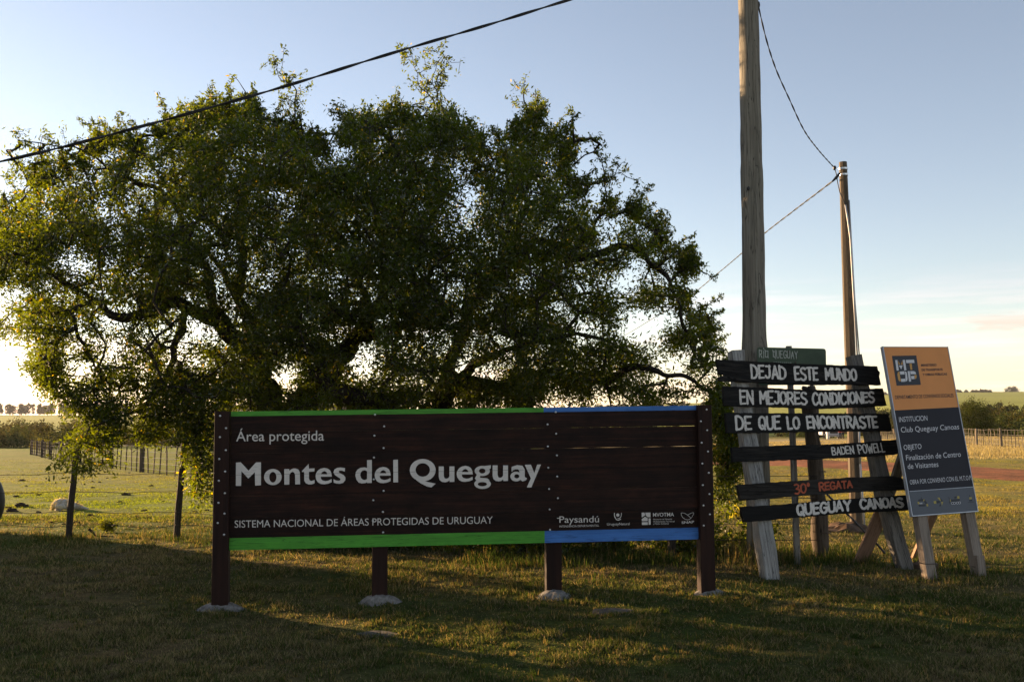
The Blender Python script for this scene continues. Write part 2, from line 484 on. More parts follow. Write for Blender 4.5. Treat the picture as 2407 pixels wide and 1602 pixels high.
M['bark'] = wood('tree_bark', [(.014, .011, .009), (.032, .026, .02), (.06, .05, .04)], 4, 26, rough=.95, bump=1.0, blotch=.4, crack=.7, objvar=.1)
M['screw'] = paint('galvanised_steel', (.6, .6, .6), .35, .1, 30, metal=.85)
M['wire'] = paint('rusty_wire', (.07, .05, .04), .6, .3, 40, metal=.4)
M['pale_wire'] = paint('pale_wire', (.22, .2, .17), .5, .2, 40, metal=.3)
M['cable'] = paint('black_cable_sheath', (.012, .012, .013), .5, .1, 20)
M['cable_grey'] = paint('grey_cable_sheath', (.07, .065, .06), .5, .1, 20)
M['pipe'] = paint('grey_conduit', (.42, .42, .43), .45, .1, 20, metal=.1)
M['concrete'] = paint('pale_concrete', (.15, .138, .122), .95, .6, 30, bump=1.0, chips=.8, chip_col=(.2, .18, .16))
M['orange'] = paint('orange_vinyl', (.66, .255, .065), .6, .05, 5, bump=.02)
M['navy'] = paint('charcoal_vinyl', (.021, .020, .025), .6, .06, 5, bump=.02, spec=.2)
M['grey_vinyl'] = paint('grey_vinyl', (.085, .092, .105), .6, .05, 5, bump=.02)
M['alu'] = paint('aluminium_frame', (.42, .43, .45), .45, .08, 20, metal=.3)
M['print_white'] = paint('printed_white', (.58, .56, .56), .5, .03, 5, bump=0)
M['print_dark'] = paint('printed_dark', (.05, .025, .015), .5, .05, 5, bump=0)
M['print_yellow'] = paint('printed_yellow', (.36, .28, .05), .5, .05, 5, bump=0)
M['print_orange'] = paint('printed_orange', (.52, .26, .05), .5, .05, 5, bump=0)
M['print_black'] = paint('printed_black', (.02, .02, .024), .5, .05, 5, bump=0)
M['green_sign'] = paint('faded_green_sign', (.045, .070, .040), .65, .2, 9, chips=.3, chip_col=(.05, .04, .03))
M['faded_white'] = paint('faded_white', (.36, .38, .34), .7, .1, 12, chips=.7, chip_col=(.05, .07, .05))
M['tyre'] = paint('black_rubber', (.014, .014, .014), .6, .2, 30, bump=.4)
M['soil'] = paint('bare_soil', (.09, .055, .035), 1.0, .4, 12, bump=1.0)
M['dung'] = paint('dried_dung', (.05, .033, .02), 1.0, .4, 25, bump=1.0)
M['stone'] = paint('worn_stone', (.085, .072, .056), 1.0, .4, 14, bump=1.0)
M['wool'] = paint('dirty_wool', (.55, .49, .41), 1.0, .35, 30, bump=1.0)
M['wool_face'] = paint('sheep_face', (.4, .33, .27), .9, .2, 30, bump=.5)
M['car_body'] = paint('pale_car_paint', (.45, .5, .56), .3, .05, 2)
M['glass'] = paint('dark_glass', (.03, .04, .05), .1, .05, 2)
M['skin'] = paint('skin', (.38, .22, .15), .6, .1, 5)
M['red_cloth'] = paint('red_cloth', (.5, .04, .03), .9, .15, 8)
M['dark_cloth'] = paint('dark_cloth', (.02, .022, .03), .9, .15, 8)
M['white_cloth'] = paint('white_cloth', (.6, .6, .58), .9, .1, 8)
M['brown_cloth'] = paint('brown_cloth', (.25, .09, .05), .9, .1, 8)
M['hair'] = paint('dark_hair', (.02, .015, .01), .7, .2, 8)
M['leaf'] = leafmat('tree_leaf', trans=.5, gloss=.02, tscale=(6.0, 5.0, .45), rough=.6)
M['far_leaf'] = leafmat('distant_leaf', trans=.25, gloss=.0, tscale=(1.7, 1.5, .6))
M['blade'] = leafmat('grass_blade', trans=.45, gloss=.0, tscale=(1.5, 1.4, .7), rough=.6)

def ground_material(name, road=False):
    m, n, l, b = mat_new(name)
    tc = n.new('ShaderNodeTexCoord')
    at = n.new('ShaderNodeAttribute'); at.attribute_name = 'tint'
    outs = []
    for sc_, de in ((.35, 6), (2.6, 8), (19, 6)):
        z = n.new('ShaderNodeTexNoise'); z.inputs['Scale'].default_value = sc_; z.inputs['Detail'].default_value = de
        z.inputs['Roughness'].default_value = .65
        l.new(tc.outputs['Object'], z.inputs['Vector']); outs.append(z)
    r1 = ramp(n, l, outs[0].outputs['Fac'], [(.35, (.72, .78, .72)), (.65, (1.22, 1.14, 1.1))])
    r2 = ramp(n, l, outs[1].outputs['Fac'], [(.32, (.55, .62, .55)), (.5, (1, 1, 1)), (.7, (1.45, 1.25, 1.15))])
    r3 = ramp(n, l, outs[2].outputs['Fac'], [(.3, (.5, .5, .5)), (.7, (1.5, 1.5, 1.45))])
    last = at.outputs['Color']
    for r in (r1, r2, r3):
        mm = n.new('ShaderNodeMixRGB'); mm.blend_type = 'MULTIPLY'; mm.inputs[0].default_value = .85
        l.new(last, mm.inputs[1]); l.new(r.outputs[0], mm.inputs[2]); last = mm.outputs[0]
    l.new(last, b.inputs['Base Color'])
    b.inputs['Roughness'].default_value = 1.0
    b.inputs['Specular IOR Level'].default_value = .05
    bp = n.new('ShaderNodeBump'); bp.inputs['Strength'].default_value = .8 if not road else .5; bp.inputs['Distance'].default_value = .05
    l.new(outs[1].outputs['Fac'], bp.inputs['Height'])
    bp2 = n.new('ShaderNodeBump'); bp2.inputs['Strength'].default_value = .8; bp2.inputs['Distance'].default_value = .012
    l.new(outs[2].outputs['Fac'], bp2.inputs['Height']); l.new(bp.outputs[0], bp2.inputs['Normal'])
    l.new(bp2.outputs[0], b.inputs['Normal'])
    return m

M['ground'] = ground_material('pasture_ground')
M['road'] = ground_material('red_dirt', True)

# ------------------------------------------------------------------ ground colours (turf albedo; far fields lightened in place of sunlight)
def dryness(x, y):
    """0 lush green ... 1 straw"""
    d = .55 * fbm(x / 2.3, y / 2.3, 41) + .45 * fbm(x / .7, y / .7, 47)
    return np.clip((d - .38) * 3.2, 0, 1)

def ground_col(x, y):
    x = np.asarray(x, float); y = np.asarray(y, float)
    D = np.hypot(x, y)
    dr = dryness(x, y)[..., None]
    green = np.array([.045, .058, .014]); straw = np.array([.115, .082, .04]); wheat = np.array([.38, .31, .165])
    lush = np.array([.145, .20, .020]); far = np.array([.32, .34, .075])
    c = green * (1 - dr) + straw * dr
    # left pasture is greener between fence and track, browner behind
    right = np.clip((x / np.maximum(y, 1) - .12) * 4, 0, 1)[..., None]
    mid = np.clip((D - 11) / 6, 0, 1)[..., None] * np.clip((190 - D) / 60, 0, 1)[..., None]
    lc = lush * (1 - .5 * dr) + np.array([.22, .18, .05]) * .5 * dr
    c = c * (1 - mid * (1 - right)) + lc * mid * (1 - right)
    rc = np.array([.25, .22, .05]) * (1 - dr * .6) + straw * 1.7 * dr * .6
    c = c * (1 - mid * right) + rc * mid * right
    # brown sward further out on the left
    br = (np.exp(-((D - 34) / 13.) ** 2) * (x < 6) * (.35 + .65 * fbm(x / 7, y / 7, 5)))[..., None] * .6
    c = c * (1 - br) + np.array([.20, .16, .04]) * br
    br2 = (np.exp(-((D - 70) / 26.) ** 2) * (x < 5))[..., None] * .4
    c = c * (1 - br2) + np.array([.15, .14, .036]) * br2
    # wheat coloured field beyond the road on the right
    wh = (np.clip((D - 43) / 8, 0, 1) * np.clip((150 - D) / 40, 0, 1) * (x > 3))[..., None]
    c = c * (1 - wh) + wheat * wh
    fr = np.clip((D - 160) / 100, 0, 1)[..., None]
    fc = far * (.85 + .3 * fbm(x / 160, y / 60, 61)[..., None])  # raised colour stands in for low sun caught by upright blades
    c = c * (1 - fr) + fc * fr
    return c

# ------------------------------------------------------------------ ground sheet
def build_ground():
    rings = [0.0]
    r = .05
    while r < 6000:
        rings.append(r); r *= 1.0195 if r < 60 else (1.03 if r < 3000 else 1.12)
    rings = np.array(rings[1:])
    ang = np.concatenate([np.arange(-40, 40, .25), np.arange(40, 320, 4.0)])
    ang = np.radians(ang)
    na = len(ang)
    rr, aa = np.meshgrid(rings, ang, indexing='ij')
    x = rr * np.sin(aa); y = rr * np.cos(aa)
    z = H(x, y)
    v = np.stack([x, y, z], -1).reshape(-1, 3)
    v = np.vstack([v, [[0, 0, Hf(0, .01)]]])
    cols = ground_col(v[:, 0], v[:, 1])
    nr = len(rings)
    i, j = np.meshgrid(np.arange(nr - 1), np.arange(na), indexing='ij')
    j2 = (j + 1) % na
    q = np.stack([i * na + j, i * na + j2, (i + 1) * na + j2, (i + 1) * na + j], -1).reshape(-1, 4)
    # orientation: ensure upwards
    q = q[:, ::-1]
    o = np_mesh('ground', v, 4, q.ravel(), M['ground'], cols, kind='structure', smooth=True)
    return o
build_ground()

# thin evening haze over the whole country
hm = bpy.data.materials.new('haze_air'); hm.use_nodes = True
hm.node_tree.nodes.clear()
hv = hm.node_tree.nodes.new('ShaderNodeVolumePrincipled'); ho = hm.node_tree.nodes.new('ShaderNodeOutputMaterial')
hv.inputs['Density'].default_value = 0.00006
hv.inputs['Color'].default_value = (.88, .90, .95, 1)
hv.inputs['Anisotropy'].default_value = 0.3
hm.node_tree.links.new(hv.outputs[0], ho.inputs['Volume'])
hb = MB(); hb.box((0, 0, -6), 6400, 6400, 62)
hz_ = hb.build('haze', hm, None, kind='stuff')

# ------------------------------------------------------------------ road
def smooth_path(pts, n=12):
    pts = [np.array(p, float) for p in pts]
    out = []
    for i in range(len(pts) - 1):
        p0 = pts[max(i - 1, 0)]; p1 = pts[i]; p2 = pts[i + 1]; p3 = pts[min(i + 2, len(pts) - 1)]
        for k in range(n):
            t = k / n
            out.append(.5 * ((2 * p1) + (-p0 + p2) * t + (2 * p0 - 5 * p1 + 4 * p2 - p3) * t * t + (-p0 + 3 * p1 - 3 * p2 + p3) * t ** 3))
    out.append(pts[-1])
    return out

ROADC = smooth_path([(25, 4), (19.9, 13), (16.2, 22), (14.5, 27), (13.4, 32), (12.1, 37), (8, 42.5), (0, 47), (-12, 50)], 14)
def build_road():
    v = []; c = []
    ncross = 13; path = ROADC
    for i, p in enumerate(path):
        d = path[min(i + 1, len(path) - 1)] - path[max(i - 1, 0)]
        d = d / np.linalg.norm(d); nrm = np.array([-d[1], d[0]])
        for k in range(ncross):
            t = -1 + 2 * k / (ncross - 1)
            w = 2.6 + (.35 * (vnoise(i * .35, 3.3 * np.sign(t), 77) - .5) if abs(t) == 1 else 0)
            q = p + nrm * t * w
            edge = abs(t) == 1
            z = Hf(q[0], q[1]) + (-.03 if edge else .035 - .02 * math.exp(-((abs(t) - .5) / .16) ** 2))
            v.append((q[0], q[1], z))
            g = .85 + .3 * vnoise(i * .6, k * .9, 5)
            c.append(np.array([.25, .112, .06]) * g)
    f = []
    for i in range(len(path) - 1):
        for k in range(ncross - 1):
            f += [i * ncross + k, i * ncross + k + 1, (i + 1) * ncross + k + 1, (i + 1) * ncross + k]
    np_mesh('dirt_road', v, 4, f, M['road'], np.array(c), kind='structure', smooth=True)
build_road()
RC = np.array(ROADC)
def road_dist(x, y):
    d = np.full(np.shape(x), 1e9)
    for p in RC[::2]:
        d = np.minimum(d, np.hypot(x - p[0], y - p[1]))
    return d

# ------------------------------------------------------------------ grass
def blades(name, x, y, h, w, col, lean=.5, kind='stuff', mat='blade', z=None, simple=False):
    n = len(x)
    z = H(x, y) if z is None else z
    th = RNG.uniform(0, 2 * math.pi, n)
    la = RNG.uniform(0, 2 * math.pi, n); lm = RNG.uniform(.1, 1, n) * lean * h
    dx = np.cos(th) * w / 2; dy = np.sin(th) * w / 2
    b = np.stack([x, y, z - .004], -1)
    d = np.stack([dx, dy, np.zeros(n)], -1)
    mid = b + np.stack([np.cos(la) * lm * .35, np.sin(la) * lm * .35, h * .55], -1)
    tip = b + np.stack([np.cos(la) * lm, np.sin(la) * lm, h * (.7 + .3 * RNG.uniform(size=n))], -1)
    if simple:
        v = np.stack([b - d, b + d, tip], 1).reshape(-1, 3)
        return np_mesh(name, v, 3, np.arange(3 * n), M[mat], np.repeat(col, 3, axis=0), kind=kind)
    v = np.stack([b - d, b + d, mid + d * .7, mid - d * .7, tip], 1).reshape(-1, 3)
    base = np.arange(n) * 5
    f = np.stack([base, base + 1, base + 2, base + 2, base + 3, base, base + 3, base + 2, base + 4], -1).ravel()
    c = np.repeat(col, 5, axis=0)
    o = np_mesh(name, v, 3, f, M[mat], c, kind=kind)
    return o

def blade_cols(x, y, n, green=None, straw=None, lift=1.0):
    dr = .25 + dryness(x, y) * .55
    pick = (RNG.uniform(size=n) < dr)[:, None]
    g = np.array(green if green is not None else [.062, .080, .026]) * (RNG.uniform(.6, 1.35, (n, 1)))
    g = g * (1 + RNG.uniform(-.12, .12, (n, 3)))
    s = np.array(straw if straw is not None else [.20, .165, .10]) * (RNG.uniform(.4, 1.4, (n, 1)))
    return np.where(pick, s, g) * lift

def scatter_view(n, y0, y1, power=1.0, ux0=-380, ux1=2800):
    """points on the ground as seen in front, density falling with distance"""
    t = RNG.uniform(size=n) ** 1.0
    y = 1 / (1 / y0 * (1 - t) + 1 / y1 * t)        # ~1/y^2 falloff
    u = RNG.uniform(ux0, ux1, n)
    x = (u - CX) / FPX * y
    return x, y

# short turf in front
x, y = scatter_view(640000, 4.0, 15)
cl = .6 * fbm(x / .13, y / .11, 71, 2) + .4 * fbm(x / .5, y / .4, 73, 2)
keep = RNG.uniform(size=len(x)) < np.clip((cl - .2) * 2.4, .42, 1)
x, y, cl = x[keep], y[keep], cl[keep]
h = (.011 + .12 * np.clip(cl - .38, 0, 1) ** 1.15) * RNG.uniform(.5, 1.5, len(x)) * (1 + .25 * (y > 9))
blades('turf_grass', x, y, h, .0058 + .0008 * (y - 4), blade_cols(x, y, len(x)), lean=1.1, simple=True)
# lit pasture further out
x, y = scatter_view(230000, 14, 60)
k = road_dist(x, y) > 2.75
x, y = x[k], y[k]
cl = fbm(x / .9, y / .9, 72)
k = RNG.uniform(size=len(x)) < np.clip((cl - .3) * 3, .15, 1)
x, y, cl = x[k], y[k], cl[k]
gc = ground_col(x, y) * RNG.uniform(.6, 1.4, (len(x), 1))
blades('pasture_grass', x, y, (.012 + .05 * np.clip(cl - .3, 0, 1)) * RNG.uniform(.5, 1.4, len(x)), .005 + .0009 * y, gc, lean=.9, simple=True)
# longer tufts under the fence line, round the posts and behind the sign
xs, ys = [], []
hs = []
cc = []
def tuft(cx, cy, n, rad, hh, dry=.3):
    a = RNG.uniform(0, 2 * math.pi, n); r = rad * np.sqrt(RNG.uniform(size=n))
    xs.append(cx + np.cos(a) * r); ys.append(cy + np.sin(a) * r * .8); hs.append(hh * RNG.uniform(.35, 1.1, n))
    g = np.array([.045, .07, .018]) * RNG.uniform(.6, 1.3, (n, 1)); s = np.array([.2, .15, .075]) * RNG.uniform(.5, 1.3, (n, 1))
    cc.append(np.where(RNG.uniform(size=(n, 1)) < dry, s, g))
FENCE_PTS = [(-8.1, 11.85), (-6.8, 11.8), (-5.46, 11.75), (-4.11, 11.68), (-2.7, 11.2), (-1.3, 10.7), (.1, 10.1), (1.55, 9.35)]
for i in range(150):
    t = random.random() * (len(FENCE_PTS) - 1); a = int(t); f = t - a
    px = FENCE_PTS[a][0] * (1 - f) + FENCE_PTS[a + 1][0] * f; py = FENCE_PTS[a][1] * (1 - f) + FENCE_PTS[a + 1][1] * f
    tuft(px + random.gauss(0, .1), py + random.gauss(0, .25), 50, .16, random.uniform(.06, .16), .35)
for i in range(130):
    tuft(random.uniform(-.4, 3.4), random.uniform(8.7, 10.0), 60, .17, random.uniform(.07, .17), .2)
for i in range(14):
    tuft(2.1 + random.gauss(0, .25), 9.2 + random.gauss(0, .25), 60, .14, random.uniform(.18, .36), .6)
for fx_, fy_ in ((-2.08, 6.82), (-1.06, 6.97), (.28, 7.15), (1.52, 7.3)):
    for i in range(26):
        a_ = random.random() * 6.28; q_ = random.uniform(.17, .27)
        tuft(fx_ + math.cos(a_) * q_, fy_ + math.sin(a_) * q_, 24, .03, random.uniform(.025, .06), .4)
for i in range(36):
    tuft(random.uniform(2.6, 4.6), random.uniform(7.7, 9.4), 50, .12, random.uniform(.06, .16), .4)
for i in range(1500):
    yy = 1 / random.uniform(1 / 10.5, 1 / 4.5)
    tuft(random.uniform(-.58, .58) * yy, yy, 22, random.uniform(.02, .06), random.uniform(.025, .06), random.uniform(.1, .8))
for i in range(60):
    tuft(random.uniform(-3, 2.2), random.uniform(7.6, 9.2), 40, .15, random.uniform(.05, .10), .3)
blades('tall_grass', np.concatenate(xs), np.concatenate(ys), np.concatenate(hs), .005, np.concatenate(cc), lean=.55)
# straw coloured verge beyond the road on the right
n = 60000
y = RNG.uniform(40, 100, n); u = RNG.uniform(1650, 2500, n); x = (u - CX) / FPX * y
k = road_dist(x, y) > 3.2
x, y = x[k], y[k]
cw = np.array([.33, .27, .15]) * RNG.uniform(.5, 1.3, (len(x), 1))
blades('dry_verge_grass', x, y, RNG.uniform(.05, .22, len(x)) * (np.abs(y - 47) < 4) + RNG.uniform(.04, .14, len(x)), .035, cw, lean=.5, simple=True)

# ------------------------------------------------------------------ foliage helpers
def leaf_quads(c, axis, ln, wd, up_jit=1.0):
    """diamond leaves: c centres (n,3), axis unit dirs, lengths, widths -> verts, loops (two triangles each, slightly folded)"""
    n = len(c)
    r = RNG.normal(size=(n, 3)); s = np.cross(axis, r); s /= np.linalg.norm(s, axis=1)[:, None] + 1e-9
    nn = np.cross(axis, s)
    a = c - axis * ln[:, None] / 2; t = c + axis * ln[:, None] / 2
    m = c + nn * (wd * .18)[:, None]
    l_ = m - s * wd[:, None] / 2; r_ = m + s * wd[:, None] / 2
    v = np.stack([a, r_, t, l_], 1).reshape(-1, 3)
    b = np.arange(n) * 4
    f = np.stack([b, b + 1, b + 2, b, b + 2, b + 3], -1).ravel()
    return v, f

def unit(v):
    return v / (np.linalg.norm(v, axis=-1, keepdims=True) + 1e-9)

def in_poly(px, py, poly):
    inside = np.zeros(len(px), bool)
    j = len(poly) - 1
    for i in range(len(poly)):
        xi, yi = poly[i]; xj, yj = poly[j]
        c = ((yi > py) != (yj > py)) & (px < (xj - xi) * (py - yi) / (yj - yi + 1e-12) + xi)
        inside ^= c; j = i
    return inside

def Pn(fx, fy, Y):
    a = (CY - fy) / FPX; b = (fx - CX) / FPX
    dy = CP - a * SP; dz = SP + a * CP
    t = Y / dy
    return np.stack([b * t, Y + 0 * b, CAMZ + dz * t], -1)

# ------------------------------------------------------------------ the big tree
OUT = [(-130, 560), (-60, 470), (0, 478), (40, 440), (95, 425), (60, 395), (130, 385), (175, 365), (215, 320), (250, 300), (300, 312), (345, 330),
       (365, 285), (400, 255), (455, 245), (505, 225), (560, 238), (600, 232), (650, 262), (700, 300), (735, 325), (790, 300), (812, 255), (880, 262),
       (925, 245), (965, 272), (1020, 245), (1065, 275), (1095, 305), (1115, 335), (1098, 385), (1090, 420), (1118, 395), (1135, 330), (1142, 292), (1190, 292), (1235, 248),
       (1270, 292), (1325, 302), (1318, 350), (1300, 372), (1335, 405), (1330, 440), (1395, 462), (1440, 455), (1482, 478), (1530, 512), (1540, 560), (1600, 590), (1598, 620),
       (1565, 655), (1600, 700), (1635, 745), (1655, 790), (1600, 850), (1660, 880), (1690, 905), (1660, 950), (1500, 1000), (1100, 1010), (600, 1010), (500, 1000), (440, 985), (390, 960), (330, 930),
       (150, 925), (95, 905), (65, 860), (45, 800), (-20, 790), (-120, 760)]
OUT = [(a * 1.02165, b * 1.02165) for a, b in OUT]
GAPS = [  # full px: cx, cy, rx, ry, keep
    (190, 705, 60, 26, .4), (195, 868, 56, 44, .2), (30, 850, 60, 60, .0), (567, 843, 26, 26, .08), (685, 872, 36, 34, .2), (110, 930, 60, 30, .1),
    (1108, 538, 26, 22, .08), (1155, 568, 34, 16, .1), (911, 700, 22, 26, .12), (960, 838, 40, 18, .2), (1166, 810, 40, 26, .12),
    (1515, 765, 80, 60, .0), (1560, 860, 50, 30, .2), (1085, 455, 16, 36, .1), (760, 640, 30, 20, .7), (480, 700, 60, 25, .4), (860, 860, 40, 16, .3),
    (1330, 872, 60, 14, .4), (1480, 905, 90, 22, .3), (1235, 640, 50, 18, .3), (1290, 720, 60, 26, .55), (400, 770, 50, 16, .5), (330, 880, 40, 40, .5),
    (1420, 650, 40, 26, .5), (820, 700, 30, 14, .5), (1060, 905, 60, 18, .25), (640, 770, 50, 20, .5), (1000, 640, 40, 22, .4), (1180, 420, 20, 40, .5)]
LIMBS = [  # zoom px u, v, Y, radius (first point of a limb sits on another limb)
    [(640, 1330, 13.2, .24), (655, 1150, 13.1, .22), (650, 1000, 13.0, .20), (600, 870, 13.0, .16), (530, 765, 12.8, .12), (430, 705, 12.5, .09), (330, 715, 12.3, .07), (250, 695, 12.1, .05), (175, 650, 12.0, .035), (90, 600, 11.9, .02), (10, 590, 11.8, .012)],
    [(650, 1000, 13.0, .18), (700, 930, 13.1, .15), (730, 870, 13.2, .13), (790, 790, 13.4, .11), (860, 715, 13.5, .09), (895, 620, 13.5, .07), (875, 500, 13.3, .05), (845, 400, 13.2, .03), (850, 290, 13.1, .012)],
    [(655, 1100, 13.1, .17), (780, 990, 12.4, .14), (880, 925, 12.1, .12), (800, 900, 12.0, .10), (722, 862, 12.1, .09), (765, 815, 12.3, .08), (850, 775, 12.5, .06), (960, 740, 12.6, .04), (1060, 700, 12.7, .02)],
    [(960, 1330, 13.6, .22), (975, 1150, 13.5, .20), (990, 1000, 13.4, .17), (1050, 885, 13.2, .13), (1180, 892, 13.0, .10), (1300, 872, 12.8, .08), (1450, 862, 12.4, .05), (1560, 875, 12.1, .035), (1640, 905, 11.9, .02), (1690, 960, 11.6, .012), (1690, 1060, 11.3, .008)],
    [(990, 1000, 13.4, .16), (1040, 820, 13.6, .12), (1120, 660, 13.7, .09), (1195, 540, 13.6, .06), (1232, 420, 13.5, .04), (1228, 300, 13.4, .02), (1215, 200, 13.4, .006)],
    [(1120, 660, 13.7, .08), (1210, 575, 13.2, .07), (1320, 590, 12.9, .06), (1440, 585, 12.6, .045), (1520, 640, 12.4, .035), (1555, 720, 12.3, .025), (1590, 800, 12.2, .012)],
    [(895, 620, 13.5, .06), (990, 500, 13.8, .045), (1030, 380, 13.9, .03), (1020, 270, 13.9, .015), (1000, 190, 13.8, .008), (1010, 115, 13.8, .004)],
    [(600, 870, 13.0, .12), (560, 700, 13.4, .09), (555, 520, 13.6, .06), (600, 370, 13.6, .035), (655, 270, 13.5, .015), (680, 200, 13.4, .007), (635, 130, 13.4, .003)],
    [(530, 765, 12.8, .09), (455, 620, 12.9, .07), (380, 480, 12.8, .045), (280, 400, 12.7, .025), (160, 360, 12.6, .012), (90, 330, 12.5, .007), (35, 312, 12.5, .003)],
    [(250, 695, 12.1, .04), (170, 690, 11.9, .03), (190, 800, 11.8, .022), (200, 850, 11.8, .016), (235, 885, 11.8, .01), (260, 940, 11.7, .006)],
    [(430, 705, 12.5, .06), (415, 830, 12.1, .045), (370, 900, 11.9, .035), (300, 960, 11.7, .022), (215, 990, 11.55, .012), (165, 1050, 11.5, .006)],
    [(415, 830, 12.1, .04), (440, 920, 11.9, .03), (455, 1000, 11.8, .018), (470, 1080, 11.7, .008)],
    [(1050, 885, 13.2, .08), (1180, 790, 12.6, .05), (1320, 770, 12.3, .03), (1440, 800, 12.2, .015)],
    [(1320, 590, 12.9, .04), (1370, 500, 13.1, .025), (1390, 430, 13.2, .012), (1380, 350, 13.2, .004)],
    [(1390, 430, 13.2, .01), (1435, 365, 13.2, .003)],
    [(1000, 240, 13.85, .01), (960, 180, 13.8, .005), (945, 135, 13.8, .003)], [(1010, 200, 13.8, .008), (1040, 150, 13.8, .003)],
    [(860, 715, 13.5, .06), (780, 560, 14.2, .05), (740, 420, 14.4, .03), (700, 330, 14.3, .012)],
    [(1040, 820, 13.6, .07), (1100, 740, 14.6, .05), (1300, 680, 14.9, .03), (1450, 700, 14.8, .012)],
    [(560, 700, 13.4, .05), (440, 560, 14.4, .04), (300, 520, 14.7, .025), (130, 520, 14.5, .01)],
]
def cubic(pts, n):
    return smooth_path(pts, n)

TS = .86
def YS(Y):
    return 11.35 + (Y - 13.2) * .75

